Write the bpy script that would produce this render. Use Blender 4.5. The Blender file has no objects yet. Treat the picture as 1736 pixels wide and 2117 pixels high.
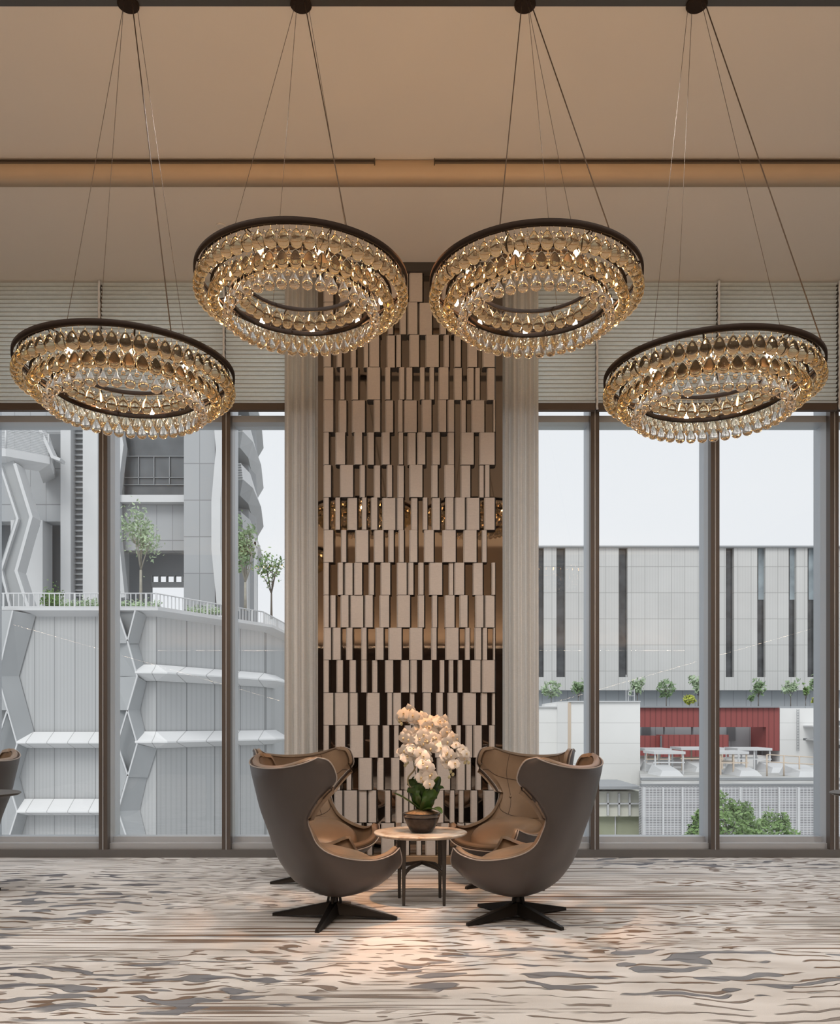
import bpy, bmesh, math, random
from mathutils import Vector, Matrix
PI = math.pi
S = bpy.context.scene
COL = S.collection

# ------------------------------------------------------------------ camera
FPX, CXP, HYP, CAMZ = 1780.0, 868.0, 1495.0, 1.25
cd = bpy.data.cameras.new('camera'); cam = bpy.data.objects.new('camera', cd); COL.objects.link(cam)
cam.location = (0, 0, CAMZ); cam.rotation_euler = (PI/2, 0, 0)
cd.sensor_fit = 'AUTO'; cd.sensor_width = 36.0; cd.lens = FPX/2117*36.0
cd.shift_y = (HYP-2117/2)/2117.0; cd.clip_end = 500; cd.clip_start = 0.05
S.camera = cam
# ------------------------------------------------------------------ exposure, sky, sun, room and fill lights
S.view_settings.view_transform = 'Standard'; S.view_settings.look = 'None'
S.view_settings.gamma = 1.0; S.view_settings.use_curve_mapping = False
S.view_settings.exposure = 0.0
S.cycles.sample_clamp_indirect = 10.0
S.cycles.max_bounces = 14; S.cycles.transmission_bounces = 12; S.cycles.transparent_max_bounces = 16
W = bpy.data.worlds.new('overcast_sky'); S.world = W; W.use_nodes = True
bg = W.node_tree.nodes['Background']; bg.inputs[0].default_value = (0.93, 0.955, 1.0, 1); bg.inputs[1].default_value = 0.95

def light(name, kind, loc, energy, color, target=None, **kw):
    l = bpy.data.lights.new(name, kind); l.energy = energy; l.color = color
    for k, v in kw.items(): setattr(l, k, v)
    o = bpy.data.objects.new(name, l); COL.objects.link(o); o.location = loc
    if target is not None:
        o.rotation_euler = (Vector(target)-Vector(loc)).to_track_quat('-Z', 'Y').to_euler()
    return o
light('sun', 'SUN', (0, 0, 30), 1.5, (1.0, 0.98, 0.95), (0.35, 1.0, 28.9), angle=0.5)
WARM = (1.0, 0.74, 0.50)
# cove uplights behind the timber ledge of the three inner walls
light('cove_light_back', 'AREA', (0, -4.72, 3.02), 270, WARM, (0, -3.9, 5.4), shape='RECTANGLE', size=13.0, size_y=0.08)
light('cove_light_left', 'AREA', (-7.28, 1.2, 3.02), 90, WARM, (-6.6, 1.2, 5.4), shape='RECTANGLE', size=0.08, size_y=10.0)
light('cove_light_right', 'AREA', (7.28, 1.2, 3.02), 90, WARM, (6.6, 1.2, 5.4), shape='RECTANGLE', size=0.08, size_y=10.0)
# unseen fill spots added under the high ceiling, behind and above the viewpoint
for y in (3.4, 0.6, -2.2):
    for x in (-5.4, -3.2, -1.1, 1.1, 3.2, 5.4):
        light('fill_spot', 'SPOT', (x, y, 5.37), 125, (1, 0.92, 0.84), (x, y, 0), spot_size=2.3, spot_blend=0.9, shadow_soft_size=0.05)
# fill spots added in the dark ceiling slot, turned toward the window wall; the middle lamp picks out the table
for x in (-5.2, -3.1, -1.2, 1.2, 3.1, 5.2):
    light('unseen_slot_spot', 'SPOT', (x, 4.93, 5.36), 200, (1, 0.96, 0.92), (x, 7.0, 0), spot_size=1.6, spot_blend=0.9, shadow_soft_size=0.03)
light('unseen_slot_spot', 'SPOT', (0.05, 4.90, 5.36), 850, (1, 0.47, 0.20), (0.0, 5.55, 0), spot_size=0.62, spot_blend=0.8, shadow_soft_size=0.04)

# ------------------------------------------------------------------ helpers
def W2(px, py, D):
    """photo direction (px, py) at depth D -> world point"""
    return Vector(((px-CXP)/FPX*D, D, CAMZ-(py-HYP)/FPX*D))

def link(o, parent=None):
    COL.objects.link(o)
    if parent is not None: o.parent = parent
    return o

def tag(o, label=None, cat=None, group=None, kind=None):
    if label: o['label'] = label
    if cat: o['category'] = cat
    if group: o['group'] = group
    if kind: o['kind'] = kind
    return o

def thing(name, label, cat, loc=(0, 0, 0), rz=0, group=None):
    o = bpy.data.objects.new(name, None); COL.objects.link(o)
    o.location = loc; o.rotation_euler = (0, 0, rz); o.empty_display_size = 0.1
    return tag(o, label, cat, group)

class MB:
    def __init__(s): s.v = []; s.f = []; s.sm = []
    def face(s, pts, smooth=False):
        n = len(s.v); s.v += [tuple(p) for p in pts]; s.f.append(list(range(n, n+len(pts)))); s.sm.append(smooth)
    def add(s, vs, fs, smooth=False):
        n = len(s.v); s.v += [tuple(p) for p in vs]
        for f in fs: s.f.append([i+n for i in f]); s.sm.append(smooth)
    def box(s, x0, x1, y0, y1, z0, z1):
        v = [(x0,y0,z0),(x1,y0,z0),(x1,y1,z0),(x0,y1,z0),(x0,y0,z1),(x1,y0,z1),(x1,y1,z1),(x0,y1,z1)]
        s.add(v, [(0,3,2,1),(4,5,6,7),(0,1,5,4),(1,2,6,5),(2,3,7,6),(3,0,4,7)]); return s
    def prism(s, bot, top, smooth=False):
        n = len(bot); vs = list(bot)+list(top)
        fs = [tuple(range(n-1, -1, -1)), tuple(range(n, 2*n))]+[(i, (i+1) % n, n+(i+1) % n, n+i) for i in range(n)]
        s.add(vs, fs, smooth); return s
    def plan(s, pts, z0, z1):
        return s.prism([(x, y, z0) for x, y in pts], [(x, y, z1) for x, y in pts])
    def lathe(s, prof, n=32, c=(0, 0, 0), smooth=True, caps=True):
        b = len(s.v); m = len(prof)
        for r, z in prof:
            for i in range(n):
                a = 2*PI*i/n; s.v.append((c[0]+r*math.cos(a), c[1]+r*math.sin(a), c[2]+z))
        for j in range(m-1):
            for i in range(n):
                k = (i+1) % n
                s.f.append([b+j*n+i, b+j*n+k, b+(j+1)*n+k, b+(j+1)*n+i]); s.sm.append(smooth)
        if caps:
            s.f.append([b+i for i in range(n-1, -1, -1)]); s.sm.append(False)
            s.f.append([b+(m-1)*n+i for i in range(n)]); s.sm.append(False)
        return s
    def tube(s, pts, r, n=8, closed=False, smooth=True):
        pts = [Vector(p) for p in pts]; m = len(pts); b = len(s.v)
        rs = r if isinstance(r, (list, tuple)) else [r]*m
        up = None
        for j, p in enumerate(pts):
            if closed: t = pts[(j+1) % m]-pts[j-1]
            else: t = pts[min(j+1, m-1)]-pts[max(j-1, 0)]
            t = t.normalized() if t.length > 1e-9 else Vector((0, 0, 1))
            if up is None: up = Vector((0, 0, 1)) if abs(t.z) < 0.9 else Vector((1, 0, 0))
            a = t.cross(up)
            if a.length < 1e-6: a = t.orthogonal()
            a.normalize(); u = a.cross(t).normalized(); up = u
            for i in range(n):
                q = p+rs[j]*(math.cos(2*PI*i/n)*a+math.sin(2*PI*i/n)*u); s.v.append(tuple(q))
        for j in range(m if closed else m-1):
            for i in range(n):
                k = (i+1) % n; j2 = (j+1) % m
                s.f.append([b+j*n+i, b+j*n+k, b+j2*n+k, b+j2*n+i]); s.sm.append(smooth)
        if not closed:
            s.f.append([b+i for i in range(n-1, -1, -1)]); s.sm.append(False)
            s.f.append([b+(m-1)*n+i for i in range(n)]); s.sm.append(False)
        return s
    def grid(s, P, smooth=True, wrap=False):
        b = len(s.v); m = len(P); n = len(P[0])
        for r in P: s.v += [tuple(p) for p in r]
        for j in range(m-1):
            for i in range(n if wrap else n-1):
                k = (i+1) % n
                s.f.append([b+j*n+i, b+j*n+k, b+(j+1)*n+k, b+(j+1)*n+i]); s.sm.append(smooth)
        return s
    def ring(s, r0, r1, z0, z1, n=96):
        P = []
        for (r, z) in ((r0, z0), (r1, z0), (r1, z1), (r0, z1), (r0, z0)):
            P.append([(r*math.cos(2*PI*i/n), r*math.sin(2*PI*i/n), z) for i in range(n)])
        return s.grid(P, True, True)
    def mesh(s, name, mats):
        me = bpy.data.meshes.new(name); me.from_pydata(s.v, [], s.f); me.update()
        for p, q in zip(me.polygons, s.sm): p.use_smooth = q
        if not isinstance(mats, (list, tuple)): mats = [mats]
        for m in mats: me.materials.append(m)
        bm = bmesh.new(); bm.from_mesh(me); bmesh.ops.recalc_face_normals(bm, faces=bm.faces[:]); bm.to_mesh(me); bm.free()
        return me
    def build(s, name, mats, parent=None, loc=None, bevel=0, seg=2, sub=0):
        o = bpy.data.objects.new(name, s.mesh(name, mats)); link(o, parent)
        if loc is not None: o.location = loc
        if bevel:
            m = o.modifiers.new('bevel', 'BEVEL'); m.width = bevel; m.segments = seg; m.limit_method = 'ANGLE'; m.angle_limit = 0.6
        if sub:
            m = o.modifiers.new('sub', 'SUBSURF'); m.levels = sub; m.render_levels = sub
        return o

def copy_tree(o, parent=None):
    c = o.copy(); COL.objects.link(c)
    if parent is not None: c.parent = parent
    for ch in list(KIDS.get(o.name, o.children)): copy_tree(ch, c)
    return c
KIDS = {}
def remember(o):
    KIDS[o.name] = list(o.children)
    for c in o.children: remember(c)

# ------------------------------------------------------------------ materials
def nt(m): return m.node_tree.nodes, m.node_tree.links
def setp(b, k, v):
    if k in b.inputs: b.inputs[k].default_value = v
def mat(name, color, rough=0.5, metal=0.0, spec=0.5, noise=0.0, nscale=20, bump=0.0, bscale=200, emis=None, estr=0, stretch=None, coat=0, trans=0, ior=1.45):
    m = bpy.data.materials.new(name); m.use_nodes = True; N, L = nt(m); b = N['Principled BSDF']
    c = (*color, 1)
    b.inputs['Base Color'].default_value = c; b.inputs['Roughness'].default_value = rough; b.inputs['Metallic'].default_value = metal
    setp(b, 'Specular IOR Level', spec); setp(b, 'Coat Weight', coat); setp(b, 'Coat Roughness', 0.1)
    if trans: setp(b, 'Transmission Weight', trans); setp(b, 'IOR', ior)
    if emis: b.inputs['Emission Color'].default_value = (*emis, 1); b.inputs['Emission Strength'].default_value = estr
    tc = None
    if noise or bump:
        tc = N.new('ShaderNodeTexCoord'); src = tc.outputs['Object']
        if stretch:
            mp = N.new('ShaderNodeMapping'); mp.inputs['Scale'].default_value = stretch; L.new(src, mp.inputs[0]); src = mp.outputs[0]
    if noise:
        n = N.new('ShaderNodeTexNoise'); n.inputs['Scale'].default_value = nscale; n.inputs['Detail'].default_value = 5; L.new(src, n.inputs['Vector'])
        r = N.new('ShaderNodeMapRange'); r.inputs[1].default_value = 0.3; r.inputs[2].default_value = 0.7
        r.inputs[3].default_value = 1-noise; r.inputs[4].default_value = 1+noise; L.new(n.outputs[0], r.inputs[0])
        mx = N.new('ShaderNodeVectorMath'); mx.operation = 'SCALE'; mx.inputs[0].default_value = color; L.new(r.outputs[0], mx.inputs['Scale'])
        L.new(mx.outputs[0], b.inputs['Base Color'])
    if bump:
        n = N.new('ShaderNodeTexNoise'); n.inputs['Scale'].default_value = bscale; n.inputs['Detail'].default_value = 3; L.new(src, n.inputs['Vector'])
        bp = N.new('ShaderNodeBump'); bp.inputs['Strength'].default_value = bump; bp.inputs['Distance'].default_value = 0.005
        L.new(n.outputs[0], bp.inputs['Height']); L.new(bp.outputs[0], b.inputs['Normal'])
    return m

def math_node(N, L, op, a, b=None, c=None):
    n = N.new('ShaderNodeMath'); n.operation = op
    for i, v in enumerate((a, b, c)):
        if v is None: continue
        if isinstance(v, (int, float)): n.inputs[i].default_value = v
        else: L.new(v, n.inputs[i])
    return n.outputs[0]

def panel_mat(name, color, sx=1.3, sz=2.0, wx=0.02, wz=0.03, line=0.55, rough=0.6, var=0.05, ox=0.0, oz=0.0, fine=0.0, fs=0.12):
    """cladding: panels with thin joints (sx/sz spacing in metres, 0 = none), slight tone change from panel to panel, fine ribs"""
    m = bpy.data.materials.new(name); m.use_nodes = True; N, L = nt(m); b = N['Principled BSDF']; b.inputs['Roughness'].default_value = rough
    tc = N.new('ShaderNodeTexCoord'); sp = N.new('ShaderNodeSeparateXYZ'); L.new(tc.outputs['Object'], sp.inputs[0])
    fac = None; idx = 0.0
    for (o, s, w, off) in ((sp.outputs[0], sx, wx, ox), (sp.outputs[2], sz, wz, oz)):
        if not s: continue
        q = math_node(N, L, 'MULTIPLY', math_node(N, L, 'ADD', o, off+1000*s), 1/s)
        fr = math_node(N, L, 'FRACT', q); ln = math_node(N, L, 'LESS_THAN', fr, w/s)
        fac = ln if fac is None else math_node(N, L, 'MAXIMUM', fac, ln)
        fl = math_node(N, L, 'FLOOR', q); idx = math_node(N, L, 'ADD', idx, math_node(N, L, 'MULTIPLY', fl, 7.31 if s == sx else 3.17))
    wn = N.new('ShaderNodeTexWhiteNoise'); wn.noise_dimensions = '1D'
    if not isinstance(idx, float): L.new(idx, wn.inputs['W'])
    v = math_node(N, L, 'MULTIPLY_ADD', wn.outputs['Value'], 2*var, 1-var)
    ns = N.new('ShaderNodeTexNoise'); ns.inputs['Scale'].default_value = 0.6; ns.inputs['Detail'].default_value = 4; L.new(tc.outputs['Object'], ns.inputs['Vector'])
    v = math_node(N, L, 'MULTIPLY', v, math_node(N, L, 'MULTIPLY_ADD', ns.outputs[0], 0.12, 0.94))
    if fine:
        fr = math_node(N, L, 'FRACT', math_node(N, L, 'MULTIPLY', math_node(N, L, 'ADD', sp.outputs[0], 500), 1/fs))
        v = math_node(N, L, 'MULTIPLY', v, math_node(N, L, 'SUBTRACT', 1.0, math_node(N, L, 'MULTIPLY', math_node(N, L, 'LESS_THAN', fr, 0.35), fine)))
    if fac is not None: v = math_node(N, L, 'MULTIPLY', v, math_node(N, L, 'SUBTRACT', 1.0, math_node(N, L, 'MULTIPLY', fac, line)))
    mx = N.new('ShaderNodeVectorMath'); mx.operation = 'SCALE'; mx.inputs[0].default_value = color; L.new(v, mx.inputs['Scale'])
    L.new(mx.outputs[0], b.inputs['Base Color'])
    return m

def glass_pane_mat():
    m = bpy.data.materials.new('window_glass'); m.use_nodes = True; N, L = nt(m); N.clear()
    out = N.new('ShaderNodeOutputMaterial'); mix = N.new('ShaderNodeMixShader'); t = N.new('ShaderNodeBsdfTransparent'); g = N.new('ShaderNodeBsdfGlossy')
    t.inputs[0].default_value = (0.96, 0.975, 0.97, 1); g.inputs['Roughness'].default_value = 0.0; g.inputs[0].default_value = (0.9, 0.95, 1, 1)
    fr = N.new('ShaderNodeFresnel'); fr.inputs[0].default_value = 1.5
    L.new(math_node(N, L, 'MULTIPLY', fr.outputs[0], 1.25), mix.inputs[0]); L.new(t.outputs[0], mix.inputs[1]); L.new(g.outputs[0], mix.inputs[2]); L.new(mix.outputs[0], out.inputs[0])
    return m

def drop_mat(name, color, rough=0.0):
    m = bpy.data.materials.new(name); m.use_nodes = True; N, L = nt(m); N.clear()
    out = N.new('ShaderNodeOutputMaterial'); g = N.new('ShaderNodeBsdfGlass'); g.inputs[0].default_value = (*color, 1); g.inputs['Roughness'].default_value = rough; g.inputs['IOR'].default_value = 1.48
    L.new(g.outputs[0], out.inputs[0]); return m

def cloth_mat(name, color, transl=0.0, bump=0.25, scale=260):
    m = bpy.data.materials.new(name); m.use_nodes = True; N, L = nt(m); b = N['Principled BSDF']; out = N['Material Output']
    b.inputs['Roughness'].default_value = 0.9; setp(b, 'Specular IOR Level', 0.15)
    tc = N.new('ShaderNodeTexCoord')
    w1 = N.new('ShaderNodeTexNoise'); w1.inputs['Scale'].default_value = 1; w1.inputs['Detail'].default_value = 2
    mp = N.new('ShaderNodeMapping'); mp.inputs['Scale'].default_value = (scale, scale, scale*0.35); L.new(tc.outputs['Object'], mp.inputs[0]); L.new(mp.outputs[0], w1.inputs['Vector'])
    w2 = N.new('ShaderNodeTexNoise'); w2.inputs['Scale'].default_value = 1
    mp2 = N.new('ShaderNodeMapping'); mp2.inputs['Scale'].default_value = (scale*0.15, scale*0.15, scale); L.new(tc.outputs['Object'], mp2.inputs[0]); L.new(mp2.outputs[0], w2.inputs['Vector'])
    v = math_node(N, L, 'ADD', math_node(N, L, 'MULTIPLY', w1.outputs[0], 0.16), math_node(N, L, 'MULTIPLY_ADD', w2.outputs[0], 0.20, 0.82))
    mx = N.new('ShaderNodeVectorMath'); mx.operation = 'SCALE'; mx.inputs[0].default_value = color; L.new(v, mx.inputs['Scale']); L.new(mx.outputs[0], b.inputs['Base Color'])
    if transl:
        t = N.new('ShaderNodeBsdfTranslucent'); L.new(mx.outputs[0], t.inputs[0]); ms = N.new('ShaderNodeMixShader'); ms.inputs[0].default_value = transl
        L.new(b.outputs[0], ms.inputs[1]); L.new(t.outputs[0], ms.inputs[2]); L.new(ms.outputs[0], out.inputs[0])
    return m

def carpet_mat():
    m = bpy.data.materials.new('tufted_carpet'); m.use_nodes = True; N, L = nt(m); b = N['Principled BSDF']
    b.inputs['Roughness'].default_value = 1.0; setp(b, 'Specular IOR Level', 0.05)
    tc = N.new('ShaderNodeTexCoord'); P = tc.outputs['Object']
    def mapping(src, sc, loc=(0, 0, 0)):
        mp = N.new('ShaderNodeMapping'); mp.inputs['Scale'].default_value = sc; mp.inputs['Location'].default_value = loc; L.new(src, mp.inputs[0]); return mp.outputs[0]
    def noise(src, detail=2, rough=0.5, dist=0.0):
        n = N.new('ShaderNodeTexNoise'); n.inputs['Scale'].default_value = 1; n.inputs['Detail'].default_value = detail; n.inputs['Roughness'].default_value = rough; n.inputs['Distortion'].default_value = dist
        L.new(src, n.inputs['Vector']); return n.outputs[0]
    def ramp(v, a, c):
        r = N.new('ShaderNodeMapRange'); r.interpolation_type = 'SMOOTHSTEP'; r.inputs[1].default_value = a; r.inputs[2].default_value = c; L.new(v, r.inputs[0]); return r.outputs[0]
    mul = lambda a, c: math_node(N, L, 'MULTIPLY', a, c)
    mx_ = lambda a, c: math_node(N, L, 'MAXIMUM', a, c)
    inv = lambda a: math_node(N, L, 'SUBTRACT', 1.0, a)
    q0 = N.new('ShaderNodeSeparateXYZ'); L.new(P, q0.inputs[0]); wob = noise(mapping(P, (1.6, 3.0, 1), (1, 8, 0)), 3)
    def ell(cx, cy, rx, ry):
        dx = math_node(N, L, 'MULTIPLY_ADD', q0.outputs[0], 1/rx, -cx/rx); dy = math_node(N, L, 'MULTIPLY_ADD', q0.outputs[1], 1/ry, -cy/ry)
        d = math_node(N, L, 'SQRT', math_node(N, L, 'ADD', mul(dx, dx), mul(dy, dy)))
        return inv(ramp(math_node(N, L, 'MULTIPLY_ADD', math_node(N, L, 'SUBTRACT', wob, 0.5), 1.6, d), 0.86, 1.0))
    # woven motifs: rippled fields, blotched fields, the rest long stripes with broken dashes
    reg = mx_(ell(2.0, 4.05, 2.1, 0.85), mx_(ell(-3.2, 6.2, 1.7, 1.5), ell(-2.6, 3.4, 1.6, 0.35)))
    dash = mul(ramp(noise(mapping(P, (0.42, 1.1, 1), (3.1, 7.4, 0)), 2), 0.47, 0.52), inv(reg))
    blm = mx_(mx_(ell(1.3, 4.35, 1.9, 0.50), ell(-2.0, 4.10, 1.8, 0.42)), mx_(ell(-2.9, 6.0, 1.2, 1.3), ell(2.3, 7.75, 1.4, 0.4)))
    # warp
    wn = N.new('ShaderNodeTexNoise'); wn.inputs['Scale'].default_value = 1.7; wn.inputs['Detail'].default_value = 1; L.new(P, wn.inputs['Vector'])
    wv = N.new('ShaderNodeVectorMath'); wv.operation = 'MULTIPLY_ADD'; wv.inputs[1].default_value = (0.0, 0.30, 0); L.new(wn.outputs['Color'], wv.inputs[0]); L.new(P, wv.inputs[2]); PW = wv.outputs[0]
    wn2 = N.new('ShaderNodeTexNoise'); wn2.inputs['Scale'].default_value = 6.5; wn2.inputs['Detail'].default_value = 1; L.new(PW, wn2.inputs['Vector'])
    wv2 = N.new('ShaderNodeVectorMath'); wv2.operation = 'MULTIPLY_ADD'; wv2.inputs[1].default_value = (0.08, 0.085, 0); L.new(wn2.outputs['Color'], wv2.inputs[0]); L.new(PW, wv2.inputs[2]); PR = wv2.outputs[0]
    # long stripes
    s1 = ramp(noise(mapping(P, (0.50, 21, 1)), 1), 0.585, 0.615)
    s2 = ramp(noise(mapping(P, (0.32, 11, 1), (5, 3, 0)), 2), 0.635, 0.66)
    s1b = ramp(noise(mapping(P, (0.8, 40, 1), (9, 1, 0)), 1), 0.585, 0.62)
    def rows(src, per, ph):
        q = N.new('ShaderNodeSeparateXYZ'); L.new(src, q.inputs[0])
        return math_node(N, L, 'SINE', math_node(N, L, 'MULTIPLY_ADD', q.outputs[1], 2*PI/per, ph))
    brk = ramp(noise(mapping(PR, (3.4, 9.0, 1), (2, 9, 0)), 0.5), 0.46, 0.50)
    r1n = mul(ramp(rows(PR, 0.100, 0.0), 0.66, 0.86), brk)
    r2 = ramp(noise(mapping(PR, (6.5, 30, 1), (7, 4, 0)), 0.5), 0.575, 0.61)
    # blue-grey patches
    bl = ramp(noise(mapping(PR, (3.6, 10.5, 1), (6.2, 1.7, 0)), 0.5), 0.585, 0.605)
    blue = mul(bl, blm)
    bs = mul(s2, inv(reg))
    brown = mx_(mx_(mul(mx_(s1, s1b), inv(mx_(reg, dash))), mul(r2, dash)), mul(r1n, reg))
    base = noise(mapping(P, (0.8, 5, 1)), 4); pile = noise(mapping(P, (420, 420, 1)), 1)
    tone = noise(mapping(P, (0.25, 0.5, 1), (4, 4, 0)), 2)
    def mixc(f, a, c):
        x = N.new('ShaderNodeMix'); x.data_type = 'RGBA'
        if isinstance(f, (float, int)): x.inputs[0].default_value = f
        else: L.new(f, x.inputs[0])
        for k, q in ((6, a), (7, c)):
            if isinstance(q, tuple): x.inputs[k].default_value = (*q, 1)
            else: L.new(q, x.inputs[k])
        return x.outputs[2]
    c0 = mixc(ramp(base, 0.3, 0.7), CARPET['base1'], CARPET['base2'])
    c0 = mixc(mul(brown, 0.95), c0, mixc(ramp(tone, 0.4, 0.6), CARPET['brown'], CARPET['greybrown']))
    c0 = mixc(mul(bs, 0.7), c0, CARPET['blue']); c0 = mixc(mul(blue, 0.85), c0, mixc(ramp(tone, 0.35, 0.65), CARPET['blue'], CARPET['navy']))
    sc = N.new('ShaderNodeVectorMath'); sc.operation = 'SCALE'; L.new(c0, sc.inputs[0]); L.new(math_node(N, L, 'MULTIPLY_ADD', pile, 0.5, 0.75), sc.inputs['Scale'])
    L.new(sc.outputs[0], b.inputs['Base Color'])
    h = math_node(N, L, 'SUBTRACT', math_node(N, L, 'MULTIPLY', pile, 0.15), mul(mx_(brown, mx_(blue, bs)), 1.0))
    bp = N.new('ShaderNodeBump'); bp.inputs['Strength'].default_value = 1.0; bp.inputs['Distance'].default_value = 0.02; L.new(h, bp.inputs['Height']); L.new(bp.outputs[0], b.inputs['Normal'])
    return m
CARPET = dict(base1=(0.575, 0.57, 0.565), base2=(0.72, 0.725, 0.73), brown=(0.19, 0.135, 0.10), greybrown=(0.25, 0.23, 0.22), blue=(0.18, 0.20, 0.235), navy=(0.075, 0.08, 0.105))

def marble_mat():
    m = bpy.data.materials.new('veined_marble'); m.use_nodes = True; N, L = nt(m); b = N['Principled BSDF']; b.inputs['Roughness'].default_value = 0.2
    tc = N.new('ShaderNodeTexCoord'); n = N.new('ShaderNodeTexNoise'); n.inputs['Scale'].default_value = 5; n.inputs['Detail'].default_value = 6; n.inputs['Distortion'].default_value = 1.5
    L.new(tc.outputs['Object'], n.inputs['Vector']); r = N.new('ShaderNodeValToRGB'); e = r.color_ramp.elements
    e[0].position = 0.3; e[0].color = (0.38, 0.27, 0.19, 1); e[1].position = 0.62; e[1].color = (0.82, 0.78, 0.72, 1); q = e.new(0.45); q.color = (0.70, 0.62, 0.52, 1)
    L.new(n.outputs[0], r.inputs[0]); L.new(r.outputs[0], b.inputs['Base Color']); return m

M = dict(
    ceiling=mat('ceiling_paint', (0.67, 0.60, 0.525), 0.9, spec=0.1),
    wallp=mat('wall_paint', (0.44, 0.37, 0.31), 0.9, spec=0.1),
    darkwood=mat('dark_timber', (0.075, 0.05, 0.038), 0.35, noise=0.3, nscale=6, stretch=(6, 6, 0.6)),
    tan=mat('bronzed_cornice', (0.50, 0.36, 0.235), 0.5, metal=0.15, noise=0.04, nscale=3),
    slot=mat('air_slot', (0.10, 0.075, 0.055), 0.6),
    mull=mat('anodised_brown_frame', (0.115, 0.095, 0.083), 0.4, metal=0.3),
    silver=mat('anodised_silver_frame', (0.50, 0.52, 0.545), 0.35, metal=0.35),
    sill=mat('grey_metal_sill', (0.16, 0.155, 0.15), 0.4, metal=0.3),
    carpet=carpet_mat(), glass=glass_pane_mat(),
    curtain=cloth_mat('linen_curtain_fabric', (0.78, 0.74, 0.69), 0.52, scale=200),
    blind=cloth_mat('pleated_blind_fabric', (0.88, 0.90, 0.87), 0.60, scale=90), blindseam=mat('blind_crease', (0.34, 0.33, 0.30), 0.9),
    cord=mat('white_cord', (0.75, 0.76, 0.78), 0.7), rail=mat('blind_rail', (0.09, 0.065, 0.05), 0.5),
    bronze=mat('dark_bronze', (0.026, 0.018, 0.014), 0.75, metal=0.0, spec=0.08), cable=mat('steel_cable', (0.10, 0.07, 0.05), 0.6),
    gold=drop_mat('champagne_glass', (1.0, 0.945, 0.83)), clear=drop_mat('clear_glass', (1.0, 0.97, 0.93)),
    bulb=mat('lit_bulb', (1, 0.8, 0.55), 0.5, emis=(1.0, 0.62, 0.30), estr=190.0),
    mirror=mat('bronze_mirror', (0.20, 0.172, 0.150), 0.03, metal=1.0),
    tile=cloth_mat('linen_taupe_tile', (0.55, 0.49, 0.445), 0.0, scale=180),
    tileside=mat('dark_tile_edge', (0.035, 0.028, 0.024), 0.12, spec=0.8),
    plinth=mat('bronze_plinth', (0.34, 0.22, 0.13), 0.35, metal=0.4), header=mat('dark_header', (0.055, 0.048, 0.042), 0.4),
    shell=mat('grey_brown_leather_shell', (0.066, 0.053, 0.048), 0.38, bump=0.08, bscale=500, noise=0.05, nscale=8),
    tanl=mat('tan_leather', (0.215, 0.145, 0.092), 0.33, bump=0.10, bscale=400, noise=0.07, nscale=9),
    piping=mat('pale_piping', (0.34, 0.30, 0.27), 0.4), seam=mat('dark_seam', (0.05, 0.03, 0.02), 0.7),
    blackm=mat('black_metal', (0.014, 0.012, 0.011), 0.38, metal=0.3), legm=mat('table_leg_metal', (0.070, 0.062, 0.055), 0.42, metal=0.5),
    marble=marble_mat(), potd=mat('black_glazed_pot', (0.015, 0.014, 0.016), 0.12, coat=0.5), potb=mat('brown_glazed_bowl', (0.022, 0.016, 0.015), 0.2, spec=0.3, noise=0.35, nscale=25),
    moss=mat('bark_chips', (0.24, 0.15, 0.075), 0.95, noise=0.4, nscale=60, bump=1.0, bscale=90),
    leaf=mat('orchid_leaf', (0.045, 0.10, 0.02), 0.30, noise=0.25, nscale=12), stem=mat('orchid_stem', (0.09, 0.12, 0.035), 0.5),
    root=mat('aerial_root', (0.42, 0.36, 0.22), 0.6), petal=mat('white_petal', (0.86, 0.81, 0.75), 0.55, noise=0.03, nscale=40), lip=mat('yellow_lip', (0.78, 0.62, 0.38), 0.5),
    bud=mat('cream_bud', (0.72, 0.68, 0.42), 0.5),
)

# ------------------------------------------------------------------ room shell
Z1, Z2, YB, YW = 5.32, 5.433, -5.0, 8.20      # window-side ceiling, high ceiling, back wall, glass line
def struct(mb, name, m, **k): return tag(mb.build(name, m, **k), kind='structure')
struct(MB().box(-7.6, 7.6, YB-0.2, 8.30, -0.25, 0.0), 'floor', M['carpet'])
cl = MB(); cl.box(-7.6, 7.6, 6.50, 8.45, Z1, Z1+0.4); cl.box(-7.6, 7.6, 5.02, 6.50, Z2, Z2+0.3); cl.box(-7.6, 7.6, YB-0.2, 4.86, Z2, Z2+0.3); cl.box(-7.6, 7.6, 4.86, 5.02, Z2+0.15, Z2+0.3)
struct(cl, 'ceiling', M['ceiling'])
# rounded cornice where the ceiling steps down, with linear air slots
prof = [(6.50, Z2+0.001), (6.40, Z2+0.001), (6.385, Z2-0.008), (6.38, Z2-0.03), (6.383, Z2-0.06), (6.392, Z2-0.085), (6.41, Z1-0.004), (6.44, Z1-0.010), (6.52, Z1-0.010), (6.52, Z1+0.05)]
cv = MB(); cv.grid([[(x, y, z) for (y, z) in prof] for x in (-7.6, 7.6)], True)
struct(cv, 'trim_1', M['tan'])
sl = MB()
for (a, b_) in ((-7.5, (775-868)/FPX*6.38), ((897-868)/FPX*6.38, 7.5)):
    for k in range(3): sl.box(a, b_, 6.372, 6.384, Z2-0.012-0.011*k-0.003, Z2-0.012-0.011*k)
    for xx in ((a, a+0.006) if a > -7 else (b_-0.006, b_),): sl.box(xx[0], xx[1], 6.372, 6.384, Z2-0.05, Z2)
struct(sl, 'trim_2', M['slot'])
tr = MB(); tr.box(-7.6, 7.6, 4.86, 5.02, Z2-0.004, Z2+0.15)
struct(tr, 'trim_3', M['header'])
struct(MB().box(-7.6, 7.6, YB-0.2, YB, 0, Z2), 'wall_back', M['wallp'])
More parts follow.
